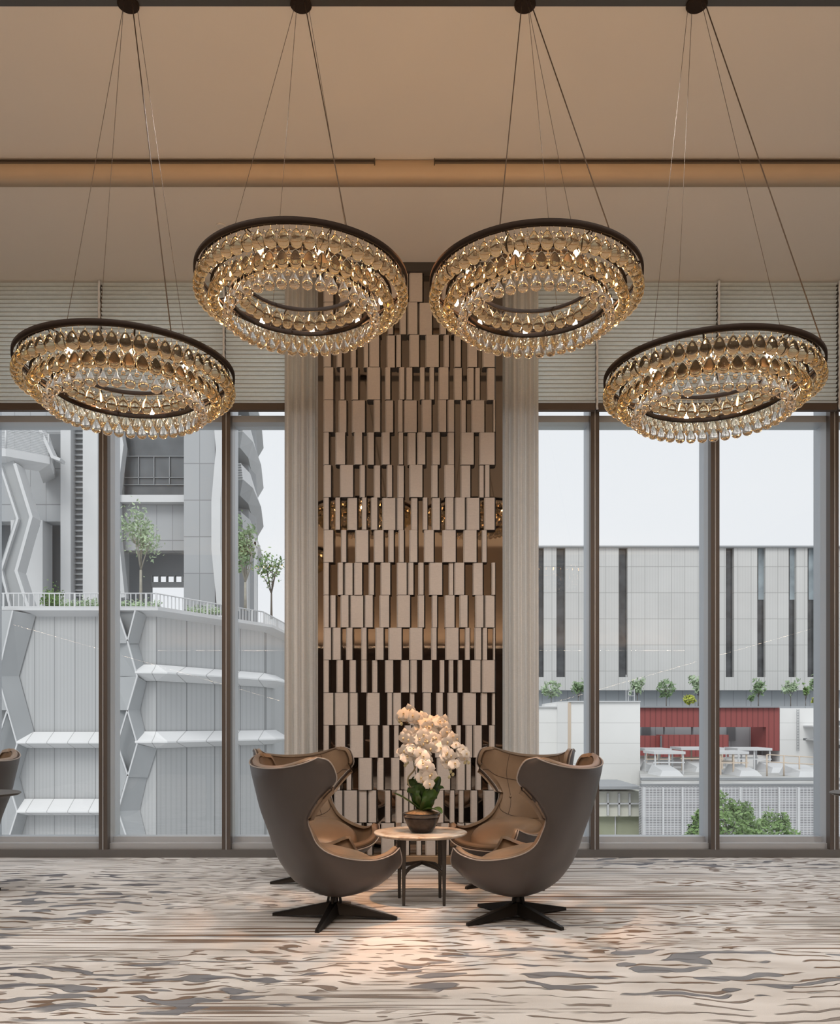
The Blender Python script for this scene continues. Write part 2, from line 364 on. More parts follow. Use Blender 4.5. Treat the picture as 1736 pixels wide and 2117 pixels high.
struct(MB().box(-7.8, -7.6, YB-0.2, 8.3, 0, Z2), 'wall_left', M['wallp'])
struct(MB().box(7.6, 7.8, YB-0.2, 8.3, 0, Z2), 'wall_right', M['wallp'])
struct(MB().box(-7.6, 7.6, YB, -4.65, 0, 2.90), 'trim_4', M['darkwood'])
struct(MB().box(-7.6, -7.20, -4.65, 7.2, 0, 2.90), 'trim_5', M['darkwood'])
struct(MB().box(7.20, 7.6, -4.65, 7.2, 0, 2.90), 'trim_6', M['darkwood'])
lip = MB(); lip.box(-7.2, 7.2, -4.65, -4.62, 2.84, 3.02); lip.box(-7.2, -7.17, -4.62, 7.2, 2.84, 3.02); lip.box(7.17, 7.2, -4.62, 7.2, 2.84, 3.02)
struct(lip, 'trim_7', M['darkwood'])

# ------------------------------------------------------------------ window wall
MX = [-7.45, -6.35, -5.23, -4.09, -2.944, -1.80, -0.66, 0.48, 1.625, 2.742, 3.85, 4.98, 6.11, 7.24]
struct(MB().box(-7.6, 7.6, 8.0, 8.36, 0.0, 0.075), 'baseboard_window', M['sill'])
struct(MB().box(-7.6, 7.6, 8.06, 8.34, 0.075, 0.125), 'trim_8', M['silver'])
for i, x in enumerate(MX):
    fr = MB(); fr.box(x-0.040, x+0.040, 8.0, 8.08, 0.075, Z1+0.1)
    o = struct(fr, 'trim_%d' % (9+i), M['mull'])
    b2 = MB(); b2.box(x-0.040, x+0.040, 8.08, 8.34, 0.075, Z1+0.1); b2.box(x-0.004, x+0.004, 7.994, 8.0, 0.075, Z1)
    o2 = b2.build('frame_return', M['silver'], o)
for i in range(len(MX)-1):
    x0, x1 = MX[i]+0.04, MX[i+1]-0.04
    w = MB(); w.box(x0, x1, 8.08, 8.30, 4.075, 4.135); w.box(x0, x1, 8.16, 8.30, 0.125, 0.175); w.box(x0, x1, 8.15, 8.30, 5.25, Z1+0.1)
    wo = struct(w, 'window_%d' % (i+1), M['silver'])
    g = MB(); g.face([(x0, 8.20, 0.15), (x1, 8.20, 0.15), (x1, 8.20, 4.09), (x0, 8.20, 4.09)]); g.face([(x0, 8.20, 4.12), (x1, 8.20, 4.12), (x1, 8.20, 5.28), (x0, 8.20, 5.28)])
    g.build('pane', M['glass'], wo)
# pleated blinds, one per bay
names = {
 3: 'pleated blind above the window with the louvred balcony and zigzag beam',
 4: 'pleated blind above the window showing the slatted strip and terrace tree',
 5: 'pleated blind above the stacked balconies, next to the linen curtain',
 7: 'pleated blind above the narrow window of white sky beside the linen curtain',
 8: 'pleated blind above the window with the white boxy building and red building',
 9: 'pleated blind above the window with the last three dark facade slits',
 10: 'sliver of pleated blind past the last white cord'}
for i in range(1, len(MX)-2):
    if i == 6: continue
    x0, x1 = MX[i]+0.012, MX[i+1]-0.012
    if i == 5: x1 = -0.945
    if i == 7: x0 = 0.775
    n = 29; pts = []
    zb, zt = 4.19, 5.318
    for k in range(2*n+1):
        z = zb+(zt-zb)*k/(2*n); pts.append((7.915 if k % 2 else 7.957, z))
    P = [[(x, y, z) for (y, z) in pts] for x in (x0, x1)]
    b0 = thing('pleated_blind', names.get(i, 'pleated blind out of view past the louvred balcony' if i < 3 else 'pleated blind out of view past the white end building'), 'blind', ((x0+x1)/2, 7.94, zb), 0, 'pleated blinds')
    def sh(P): return [[(p[0]-(x0+x1)/2, p[1]-7.94, p[2]-zb) for p in r] for r in P]
    hw = (x1-x0)/2; f = MB(); f.grid(sh(P), False); fo = f.build('fabric', M['blind'], b0)
    se = MB()
    for k in range(0, 2*n, 2): se.box(-hw, hw, 0.010, 0.018, (zt-zb)*k/(2*n)-0.004, (zt-zb)*k/(2*n)+0.004)
    se.build('crease', M['blindseam'], fo)
    MB().box(-hw, hw, -0.028, 0.028, -0.062, 0.004).build('bottom_rail', M['rail'], b0, bevel=0.004)
    cdm = MB(); cdm.tube([(-hw-0.012+0.003*math.sin(k*1.9), -0.040, 1.12-k*1.18/40) for k in range(41)], 0.011, 6)
    cdm.build('cord', M['cord'], b0)

# ------------------------------------------------------------------ curtains
def curtain(name, x0, x1, label, seed):
    rnd = random.Random(seed); n = 140; y0 = 7.84; H = Z1-0.02
    folds = [(0.024, 4.6, rnd.random()*6), (0.018, 2.3, rnd.random()*6), (0.006, 9, rnd.random()*6)]
    P = []
    for j in range(25):
        z = H*j/24; rp = []
        sp = 1+0.03*(1-j/24)
        for i in range(n+1):
            u = i/n; x = (x0+x1)/2+(u-0.5)*(x1-x0)*sp
            y = y0+sum(a*math.sin(2*PI*f*u+ph+0.25*math.sin(z*1.1+f)) for a, f, ph in folds)
            rp.append((x, y, z+0.02))
        P.append(rp)
    mb = MB(); mb.grid(P)
    o = mb.build('curtain', M['curtain']); return tag(o, label, 'curtain', 'linen curtains beside the column')
curtain('c', -1.235, -0.921, 'floor-length beige linen curtain on the column side facing the grey tower', 3)
curtain('c', 0.748, 1.078, 'floor-length beige linen curtain on the column side facing the red building', 8)

# ------------------------------------------------------------------ mirrored column with taupe tiles
XL, XR, YC = -0.857, 0.673, 7.63
colm = thing('tiled_column', 'tall column clad in staggered taupe linen tiles over bronze mirror behind the orchid', 'column', ((XL+XR)/2, 7.7, 0))
cx, cy = (XL+XR)/2, 7.7
def cbox(mb, x0, x1, y0, y1, z0, z1): return mb.box(x0-cx, x1-cx, y0-cy, y1-cy, z0, z1)
cbox(MB(), XL-0.055, XR+0.065, 7.695, 7.98, 0.03, Z1).build('mirror_panel', M['mirror'], colm)
cbox(MB(), XL-0.065, XR+0.075, 7.60, 7.76, 0.0, 0.078).build('plinth', M['plinth'], colm, bevel=0.006)
cbox(MB(), XL-0.065, XR+0.075, 7.60, 7.74, Z1-0.075, Z1).build('header', M['header'], colm)
RH = 0.2885; rnd = random.Random(11)
r = 0; z = 0.08
while z < Z1-0.08:
    zt = min(z+RH-0.004, Z1-0.08)
    fr, sd = MB(), MB()
    x = XL
    first = True
    while x < XR-0.02:
        w = rnd.choice([0.05, 0.06, 0.07, 0.085, 0.10, 0.13]) if not first else rnd.choice([0.06, 0.08, 0.10])
        if x+w > XR-0.03 or XR-(x+w) < 0.045: w = XR-x
        d = rnd.choice([0.0, 0.0, 0.004, 0.012]) if not first else 0.0
        ch = 0.012 if w > 0.055 else 0.008
        yf = YC+d; a, c = x, x+w
        # a hexagonal-fronted tile: front face, two chamfers, dark sides
        fr.add([(a+ch-cx, yf-cy, z), (c-ch-cx, yf-cy, z), (c-ch-cx, yf-cy, zt), (a+ch-cx, yf-cy, zt)], [(0, 1, 2, 3)])
        fr.add([(a-cx, yf+0.016-cy, z), (a+ch-cx, yf-cy, z), (a+ch-cx, yf-cy, zt), (a-cx, yf+0.016-cy, zt)], [(0, 1, 2, 3)])
        sd.add([(c-ch-cx, yf-cy, z), (c-cx, yf+0.016-cy, z), (c-cx, yf+0.016-cy, zt), (c-ch-cx, yf-cy, zt)], [(0, 1, 2, 3)])
        for xx in (a, c): sd.add([(xx-cx, yf+0.016-cy, z), (xx-cx, 7.70-cy, z), (xx-cx, 7.70-cy, zt), (xx-cx, yf+0.016-cy, zt)], [(0, 1, 2, 3)])
        for zz in (z, zt): sd.add([(a-cx, 7.70-cy, zz), (a-cx, yf+0.016-cy, zz), (a+ch-cx, yf-cy, zz), (c-ch-cx, yf-cy, zz), (c-cx, yf+0.016-cy, zz), (c-cx, 7.70-cy, zz)], [(0, 1, 2, 3, 4, 5)])
        x = c+(rnd.choice([0.0, 0.03, 0.035, 0.045, 0.055, 0.065]) if rnd.random() < 0.92 else 0)
        first = False
    o = fr.build('tile_row', M['tile'], colm)
    sd.build('tile_edge', M['tileside'], o)
    z += RH; r += 1

# ------------------------------------------------------------------ sprinkler covers
for (px, py, lab) in ((457, 466, 'small round ceiling cap beside the high chandelier on the grey tower side'), (1237, 470, 'small round ceiling cap half hidden by the chandelier on the red building side')):
    D = FPX*(Z1-CAMZ)/(HYP-py); p = W2(px, py, D)
    t = MB().lathe([(0.040, 0), (0.040, -0.006), (0.034, -0.010), (0.020, -0.012)], 24, smooth=False).build('sprinkler_cover', mat('white_cap', (0.62, 0.56, 0.5), 0.6))
    t.location = (p.x, D, Z1); tag(t, lab, 'sprinkler cover')

# ------------------------------------------------------------------ chandeliers
def drop_mesh(name, L_, R_, m, seg=14, egg=False):
    prof = [(0.0014, 0), (0.0016, -0.14*L_), (0.10*R_+0.001, -0.24*L_), (0.24*R_, -0.34*L_), (0.50*R_, -0.47*L_), (0.80*R_, -0.60*L_), (0.97*R_, -0.70*L_), (R_, -0.78*L_), (0.93*R_, -0.87*L_), (0.72*R_, -0.94*L_), (0.40*R_, -0.985*L_), (0.10*R_, -L_)]
    if egg: prof = [(0.0014, 0), (0.002, -0.13*L_), (0.30*R_, -0.20*L_), (0.58*R_, -0.31*L_), (0.82*R_, -0.45*L_), (0.96*R_, -0.59*L_), (R_, -0.70*L_), (0.94*R_, -0.81*L_), (0.75*R_, -0.91*L_), (0.42*R_, -0.98*L_), (0.10*R_, -L_)]
    return MB().lathe(prof, seg).mesh(name, m)
ch = thing('chandelier', '', 'chandelier')
o = MB().ring(0.600, 0.612, -0.020, 0.010).ring(0.575, 0.583, -0.012, 0.004).build('outer_hoop', M['bronze'], ch)
MB().ring(0.505, 0.520, -0.080, -0.068).build('middle_hoop', M['bronze'], ch)
MB().ring(0.402, 0.418, -0.140, -0.118).build('lower_hoop', M['bronze'], ch)
MB().ring(0.345, 0.357, -0.018, 0.004).build('inner_hoop', M['bronze'], ch)
for k in range(8):
    a = 2*PI*(k+0.5)/8; c_, s_ = math.cos(a), math.sin(a)
    MB().tube([(0.60*c_, 0.60*s_, -0.008), (0.515*c_, 0.515*s_, -0.074), (0.41*c_, 0.41*s_, -0.130)], 0.0035, 6).tube([(0.60*c_, 0.60*s_, -0.004), (0.352*c_, 0.352*s_, -0.004)], 0.004, 6).build('spoke', M['bronze'], ch)
big_g = drop_mesh('gold_drop', 0.118, 0.0325, M['gold'], 16, True); big_c = drop_mesh('clear_drop', 0.125, 0.0300, M['clear']); sm = drop_mesh('small_drop', 0.060, 0.0125, M['clear'], 10)
rows = [('g', 0.585, -0.018, 55, 'gold_drop'), ('g', 0.505, -0.082, 46, 'gold_drop'), ('c', 0.425, -0.142, 39, 'clear_drop'), ('g2', 0.352, -0.016, 32, 'gold_drop')]
allb, alls = [], []
for (kd, rr, zz, n, nm) in rows:
    for i in range(n):
        a = 2*PI*(i+(0.5 if kd == 'c' else 0))/n
        allb.append((kd, rr, zz, a)); alls.append((rr+0.004, zz+0.0, a+PI/n))
# the drops that show largest (near the viewer's side, hanging lowest) are parts of their own, the rest is one mesh
allb.sort(key=lambda q: math.sin(q[3])*q[1]+(0.25 if q[0] == 'g2' else 0))
alls.sort(key=lambda q: math.sin(q[2])*q[0])
def stuff_from(me, lst, name, m):
    vs = [v.co.copy() for v in me.vertices]; fs = [list(p.vertices) for p in me.polygons]; mb = MB()
    for (rr, zz, a, rz) in lst:
        c_, s_ = math.cos(rz), math.sin(rz)
        mb.add([(rr*math.cos(a)+v.x*c_-v.y*s_, rr*math.sin(a)+v.x*s_+v.y*c_, zz+v.z) for v in vs], fs, True)
    return mb
idx = 0; rest_g, rest_c = [], []
for q in allb:
    kd, rr, zz, a = q
    if idx < 98:
        o = bpy.data.objects.new('glass_drop', big_c if kd == 'c' else big_g); link(o, ch); o.location = (rr*math.cos(a), rr*math.sin(a), zz)
    else: (rest_c if kd == 'c' else rest_g).append((rr, zz, a, 0))
    idx += 1
mb = stuff_from(big_g, rest_g, 'x', None); n0 = len(mb.f); mb2 = stuff_from(big_c, rest_c, 'x', None)
mb.add(mb2.v, mb2.f, True); o = mb.build('glass_drop_rest', [M['gold'], M['clear']], ch)
for p in o.data.polygons: p.material_index = 0 if p.index < n0 else 1
o['kind'] = 'stuff'; o.name = 'glass_drops_beyond'
for i, (rr, zz, a) in enumerate(alls[:98]):
    o = bpy.data.objects.new('small_drop', sm); link(o, ch); o.location = (rr*math.cos(a), rr*math.sin(a), zz)
o = stuff_from(sm, [(rr, zz, a, 0) for rr, zz, a in alls[98:]], 'x', None).build('small_drops_beyond', M['clear'], ch); o['kind'] = 'stuff'
bulbm = MB().lathe([(0.004, 0.030), (0.009, 0.022), (0.0135, 0.008), (0.0145, -0.004), (0.010, -0.015), (0.003, -0.020)], 14).mesh('bulb', M['bulb'])
sock = MB().lathe([(0.008, 0.052), (0.008, 0.026)], 10).mesh('socket', M['bronze'])
for k in range(9):
    a = -PI/2+2*PI*(k+0.5)/9
    s0 = bpy.data.objects.new('socket', sock); link(s0, ch); s0.location = (0.462*math.cos(a), 0.462*math.sin(a), -0.085)
    s1 = bpy.data.objects.new('bulb', bulbm); link(s1, s0)
remember(ch)
CH = [  # px centre, hoop height above camera, canopy px, cables (radius, angle), label
 (-1.700, 2.055, 265, ((0.606, -100), (0.351, 140), (0.351, 15), (0.606, -50)), 'ring chandelier of glass drops hanging low before the grey tower window'),
 (-0.684, 2.575, 622, ((0.606, -117), (0.351, 128), (0.606, -60), (0.351, 30)), 'high-hung ring chandelier beside the column, on the grey tower side'),
 (0.668, 2.565, 1085, ((0.606, -115), (0.606, -80), (0.606, -58), (0.351, 60)), 'high-hung ring chandelier beside the column, on the red building side'),
 (1.690, 2.030, 1440, ((0.351, 165), (0.351, 110), (0.606, -75), (0.606, -40)), 'ring chandelier of glass drops hanging low before the pale facade with dark slits')]
for k, (X, Zr, cpx, cables, lab) in enumerate(CH):
    c = ch if k == 0 else copy_tree(ch)
    c.location = (X, 5.0, CAMZ+Zr); c.rotation_euler = (0, 0, 0); c['label'] = lab; c['group'] = 'four ring chandeliers'
    cxx = (cpx-868)/FPX*5.0-X; top = Z2-CAMZ-Zr
    MB().lathe([(0.060, 0), (0.062, -0.012), (0.050, -0.022)], 24, c=(cxx, 0, top-0.003), smooth=False).build('canopy', M['bronze'], c)
    for j, (rr, an) in enumerate(cables):
        a = math.radians(an); tx = cxx+0.05*math.cos(a)*1.0
        p0 = (tx, 0.04*math.sin(a), top-0.02); p1 = (rr*math.cos(a), rr*math.sin(a), 0.0)
        thick = (k, j) in ((0, 3), (1, 2), (2, 2), (2, 0), (3, 3))
        MB().tube([p0, p1], 0.0033 if thick else 0.0014, 6).build('power_cord' if thick else 'cable', M['cable'], c)

# ------------------------------------------------------------------ wing chairs
SP = [(-.50, .975), (-.50, .93), (-.488, .87), (-.468, .80), (-.447, .73), (-.42, .65), (-.39, .57), (-.355, .48), (-.315, .39), (-.27, .30), (-.19, .205), (-.05, .152), (.17, .185), (.345, .29)]
RM = [(-.335, .42, 1.05), (-.275, .44, 1.03), (-.235, .445, .97), (-.226, .44, .905), (-.275, .40, .84), (-.320, .345, .76), (-.335, .295, .68), (-.310, .29, .60), (-.276, .315, .52), (-.20, .345, .465), (-.06, .362, .425), (.09, .368, .41), (.215, .36, .433), (.285, .330, .465)]
def cr(pts, t):
    n = len(pts)-1; t = max(0, min(n-1e-6, t*n)); i = int(t); f = t-i
    g = lambda k: pts[max(0, min(n, k))]
    return tuple(0.5*((2*b)+(-a+c)*f+(2*a-5*b+4*c-d)*f*f+(-a+3*b-3*c+d)*f**3) for a, b, c, d in zip(g(i-1), g(i), g(i+1), g(i+2)))
NV, NU = 40, 15
def chair_surface(off):
    """grid of the shell, shifted inward by off"""
    G = []
    for j in range(NV+1):
        v = j/NV; s = cr(SP, v); r_ = cr(RM, v); row = []
        for i in range(-NU, NU+1):
            t = abs(i)/NU*PI/2; sg = 1 if i >= 0 else -1
            e1, e2 = 0.95-0.22*v, 0.95-0.20*v
            k = 1-max(0, math.cos(t))**e1; l = r_[1]*math.sin(t)**e2
            row.append(Vector((s[0]+(r_[0]-s[0])*k, sg*l, s[1]+(r_[2]-s[1])*k)))
        G.append(row)
    if off == 0: return G
    out = []
    for j in range(NV+1):
        row = []
        for i in range(2*NU+1):
            du = G[j][min(i+1, 2*NU)]-G[j][max(i-1, 0)]; dv = G[min(j+1, NV)][i]-G[max(j-1, 0)][i]
            n = du.cross(dv)
            n = n.normalized() if n.length > 1e-9 else Vector((1, 0, 0))
            c = Vector((-0.05, 0, 0.62)) if j < NV*0.55 else Vector((0.05, 0, 0.7))
            if n.dot(Vector((0.05, 0, 0.60))-G[j][i]) < 0: n = -n
            vv = j/NV; k_ = off if off < 0.02 else off*(0.62+0.38*max(max(0, 1-vv/0.30), max(0, (vv-0.62)/0.38)))
            row.append(G[j][i]+n*k_)
        out.append(row)
    for _ in range(2 if off > 0.02 else 0):
        q = [[p.copy() for p in r] for r in out]
        for j in range(1, NV):
            for i in range(1, 2*NU):
                out[j][i] = q[j][i]*0.4+(q[j-1][i]+q[j+1][i]+q[j][i-1]+q[j][i+1])*0.15
    return out
def rim_loop(G):
    L_ = [G[0][i] for i in range(0, 2*NU+1)]+[G[j][2*NU] for j in range(1, NV+1)]+[G[NV][i] for i in range(2*NU-1, -1, -1)]+[G[j][0] for j in range(NV-1, 0, -1)]
    return L_
def closed_pad(G0, G1, bulge):
    mb = MB(); mb.grid(G0); mb.grid([list(reversed(r)) for r in G1])
    a, b_ = rim_loop(G0), rim_loop(G1); n = len(a)
    cen = Vector((-0.06, 0, 0.6)); mid = []
    for i in range(n):
        t = (a[(i+1) % n]-a[i-1]); nn = (b_[i]-a[i]); o_ = t.cross(nn)
        o_ = o_.normalized() if o_.length > 1e-9 else Vector((0, 0, 1))
        # outward of the surface edge
        j_in = None
        mid.append((a[i]+b_[i])/2+o_*bulge*SGN)
    mb.grid([a+[a[0]], mid+[mid[0]], b_+[b_[0]]])
    return mb
SGN = 1
chair = thing('wing_chair', '', 'armchair')
G0, Gs = chair_surface(0), chair_surface(0.010)
G1, G2 = chair_surface(0.016), chair_surface(0.062)
o_ = (rim_loop(G0)[(2*NU+10+1)]-rim_loop(G0)[2*NU+10-1]).cross(rim_loop(Gs)[2*NU+10]-rim_loop(G0)[2*NU+10])
SGN = 1 if o_.dot(G0[10][2*NU]-G0[10][2*NU-1]) > 0 else -1
shell = closed_pad(G0, Gs, 0.002).build('shell', M['shell'], chair)
MB().tube([p for p in rim_loop(G0)], 0.0042, 6, closed=True).build('piping', M['piping'], shell)
liner = closed_pad(G1, G2, 0.018).build('padded_lining', M['tanl'], chair)
m_ = liner.modifiers.new('weld', 'WELD'); m_.merge_threshold = 0.0005
sm_ = MB()
MB().tube(rim_loop(chair_surface(0.013)), 0.0055, 6, closed=True).build('edge_gap', M['seam'], shell)
Gq = chair_surface(0.0625)
for jj in (11, 22): sm_.tube(Gq[jj], 0.0022, 5)
for ii in (NU-6, NU+6): sm_.tube([Gq[j][ii] for j in range(0, 23)], 0.0022, 5)
sm_.build('seam', M['seam'], liner)
btm = MB().lathe([(0.002, 0.010), (0.009, 0.006), (0.012, 0.0), (0.010, -0.004)], 10).mesh('button', M['tanl'])
for ii in (NU-6, NU, NU+6):
    b1 = bpy.data.objects.new('button', btm); link(b1, liner); p = Gq[17][ii]; b1.location = p; b1.rotation_euler = (0, PI/2, 0)
# seat cushion
cu = []
for j in range(13):
    ph = -PI/2+PI*j/12; row = []
    for i in range(36):
        a = 2*PI*i/36; ca, sa = math.cos(a), math.sin(a)
        cc = max(0.0, math.cos(ph))**0.45
        x = 0.0+0.29*abs(ca)**0.75*(1 if ca > 0 else -1)*cc; y = 0.255*abs(sa)**0.75*(1 if sa > 0 else -1)*cc
        wd = 1.0 if x < 0.1 else 1-0.15*(x-0.1)/0.2
        z = 0.385+0.065*math.sin(ph)*(1 if ph < 0 else 1+0.45*(1-(x/0.34)**2))-0.22*(x+0.03)
        if y: y *= wd
        row.append((x-0.02, y, z))
    cu.append(row)
cmb = MB(); cmb.grid(cu, True, True); cmb.build('seat_cushion', M['tanl'], chair)
# swivel base: four tapering blades and a finned stem
base = MB(); base.lathe([(0.052, 0.045), (0.040, 0.075), (0.026, 0.10), (0.024, 0.165), (0.060, 0.172)], 20)
bo = base.build('swivel_stem', M['blackm'], chair)
leg_me = MB().prism([(0.02, -0.045, 0.030), (0.41, -0.013, 0.0), (0.41, 0.013, 0.0), (0.02, 0.045, 0.030)], [(0.02, -0.022, 0.105), (0.41, -0.010, 0.020), (0.41, 0.010, 0.020), (0.02, 0.022, 0.105)]).mesh('leg', M['blackm'])
fin_me = MB().prism([(0.040, -0.006, 0.06), (0.060, -0.006, 0.06), (0.060, 0.006, 0.06), (0.040, 0.006, 0.06)], [(0.024, -0.006, 0.17), (0.036, -0.006, 0.17), (0.036, 0.006, 0.17), (0.024, 0.006, 0.17)]).mesh('fin', M['blackm'])
for k in range(4):
    l_ = bpy.data.objects.new('leg', leg_me); link(l_, chair); l_.rotation_euler = (0, 0, k*PI/2); l_['legk'] = k
    f_ = bpy.data.objects.new('fin', fin_me); link(f_, bo); f_.rotation_euler = (0, 0, k*PI/2)
remember(chair)
CHAIRS = [(-0.55, 5.53, 34, -9, 'wing chair seen from behind on the grey tower side of the marble table'),
          (0.63, 5.53, 146, 34, 'wing chair seen from behind on the red building side of the marble table'),
          (-0.755, 6.72, -51, 5, 'wing chair facing the room beside the column, tower side, tan lining visible'),
          (0.66, 6.74, 229, 40, 'wing chair facing the room beside the column, red building side, tan lining visible'),
          (-3.52, 6.30, 178, 20, 'wing chair cut off by the edge of the picture behind a small dark table')]
for k, (x, y, h, la, lab) in enumerate(CHAIRS):
    c = chair if k == 0 else copy_tree(chair)
    c.location = (x, y, 0); c.rotation_euler = (0, 0, math.radians(h)); c['label'] = lab; c['group'] = 'leather wing chairs'
    for g in c.children:
        if g.name.startswith('leg') or g.name.startswith('swivel'):
            kk = g.get('legk', 0); g.rotation_euler = (0, 0, kk*PI/2+math.radians(la-h))
for ob in bpy.data.objects:
    if 'legk' in ob: del ob['legk']

# ------------------------------------------------------------------ marble table
TX, TY, TH = 0.003, 6.06, 0.488
tb = thing('coffee_table', 'round marble-topped table on dark metal legs carrying the orchid', 'table', (TX, TY, 0))
MB().lathe([(0.300, TH-0.026), (0.322, TH-0.020), (0.329, TH-0.008), (0.326, TH-0.001), (0.318, TH)], 72).build('table_top', M['marble'], tb)
for (lx, ly) in ((-0.114, -0.17), (0.162, -0.17), (-0.150, 0.09), (0.140, 0.10)):
    MB().prism([(lx-0.010, ly-0.012, 0), (lx+0.010, ly-0.012, 0), (lx+0.010, ly+0.012, 0), (lx-0.010, ly+0.012, 0)],
               [(lx-0.017, ly-0.015, TH-0.026), (lx+0.017, ly-0.015, TH-0.026), (lx+0.017, ly+0.015, TH-0.026), (lx-0.017, ly+0.015, TH-0.026)]).build('leg', M['legm'], tb, bevel=0.004)
    c0 = Vector((0.01, -0.035, 0.275))
    pts = [Vector((lx, ly, 0.20)), Vector((lx, ly, 0.225))+(c0-Vector((lx, ly, 0.275)))*0.08, Vector((lx, ly, 0.25))+(c0-Vector((lx, ly, 0.275)))*0.3, c0]
    MB().tube(pts, [0.011, 0.014, 0.014, 0.014], 8).build('stretcher', M['legm'], tb)

# ------------------------------------------------------------------ potted orchid
OX, OY, OZ = 0.012, 6.02, TH+0.001
orc = thing('potted_orchid', 'white moth orchid with arching sprays in a dark bowl on the marble table', 'orchid', (OX, OY, OZ))
pot = MB().lathe([(0.070, 0), (0.078, 0.006), (0.104, 0.050), (0.122, 0.098), (0.124, 0.108), (0.116, 0.108), (0.10, 0.09)], 40).build('bowl', M['potb'], orc)
MB().lathe([(0.112, 0.095), (0.128, 0.112), (0.131, 0.128), (0.134, 0.134), (0.120, 0.134), (0.118, 0.11)], 40).build('inner_pot', M['potd'], orc)
rnd = random.Random(5)
P = []
for j in range(9):
    r_ = 0.118*j/8
    P.append([(r_*math.cos(2*PI*i/28), r_*math.sin(2*PI*i/28), 0.132+0.022*(1-(j/8)**2)+0.008*rnd.random()*(j < 8)) for i in range(28)])
MB().grid(P, True, True).build('bark_mulch', M['moss'], orc)
def strap(pts, wid, th=0.004, bend=0.25):
    """leaf blade along pts, channelled, with thickness"""
    pts = [Vector(p) for p in pts]; n = 14; top, bot = [], []
    path = [Vector(cr([tuple(p) for p in pts], i/n)) for i in range(n+1)]
    for i, p in enumerate(path):
        t = (path[min(i+1, n)]-path[max(i-1, 0)]).normalized(); s_ = t.cross(Vector((0, 0, 1)))
        if s_.length < 0.2: s_ = t.cross(Vector((0, 1, 0)))
        s_.normalize(); u = s_.cross(t)
        u_ = i/n; w = wid*(0.45+0.55*math.sin(PI*min(1, u_*1.15+0.05))**0.6)*(1 if u_ < 0.85 else math.sqrt(max(0.0, 1-((u_-0.85)/0.15)**2))*0.98+0.02)
        top.append([p+s_*w*q+u*(bend*w*q*q+th/2) for q in (-1, -.5, 0, .5, 1)]); bot.append([p+s_*w*q+u*(bend*w*q*q-th/2) for q in (1, .5, 0, -.5, -1)])
    mb = MB()
    loop = [a+b_+[a[0]] for a, b_ in zip(top, bot)]
    mb.grid(loop); return mb
LV = [([(0, 0, .14), (-.06, -.01, .19), (-.13, -.02, .235), (-.185, -.02, .262)], .028), ([(0, 0, .14), (-.04, -.05, .22), (-.055, -.06, .29), (-.05, -.06, .31)], .038),
      ([(.01, 0, .14), (.0, -.03, .24), (-.01, -.02, .34), (-.005, 0, .38)], .036), ([(.02, -.02, .14), (.045, -.07, .20), (.055, -.08, .27), (.05, -.075, .31)], .040),
      ([(.03, 0, .14), (.09, -.01, .22), (.12, -.01, .28), (.125, -.01, .31)], .034), ([(.03, .01, .14), (.08, .05, .25), (.11, .08, .33), (.12, .09, .36)], .032),
      ([(.02, -.01, .14), (.07, -.07, .165), (.11, -.10, .16), (.13, -.11, .14)], .034), ([(-.01, .02, .14), (-.05, .06, .24), (-.06, .08, .33), (-.05, .08, .36)], .034),
      ([(0, .02, .14), (.02, .05, .27), (.03, .06, .36), (.03, .06, .40)], .032)]
for (pts, w) in LV: strap([(a*1.05, b_*1.05, .14+(c_-.14)*1.1) for a, b_, c_ in pts], w*1.35).build('leaf', M['leaf'], orc)
for pts in ([(-.02, 0, .14), (-.03, .01, .30), (-.06, 0, .45), (-.05, -.02, .60), (-.02, -.03, .68)],
            [(0, 0, .14), (-.01, 0, .35), (.0, -.01, .52), (.05, -.02, .63), (.13, -.03, .66), (.23, -.04, .58), (.30, -.05, .47)],
            [(.01, 0, .14), (.01, -.01, .32), (.0, -.02, .50), (.03, -.05, .60), (.10, -.07, .58), (.16, -.09, .47), (.19, -.09, .38)],
            [(0, .01, .14), (-.02, 0, .36), (-.06, -.02, .50), (-.09, -.05, .48), (-.10, -.06, .42)],
            [(.01, -.01, .14), (.0, -.03, .38), (.01, -.08, .46), (.03, -.10, .40), (.05, -.10, .31)]):
    pts = [(a, b_, .14+(c_-.14)*1.22) for a, b_, c_ in pts]
    MB().tube([cr(pts, i/24) for i in range(25)], 0.0032, 6).build('flower_stem', M['stem'], orc)
MB().tube([cr([(-.04, -.02, .47), (-.055, -.03, .43), (-.095, -.03, .38), (-.09, -.03, .33), (-.06, -.02, .30)], i/16) for i in range(17)], 0.006, 6).build('aerial_root', M['root'], orc)
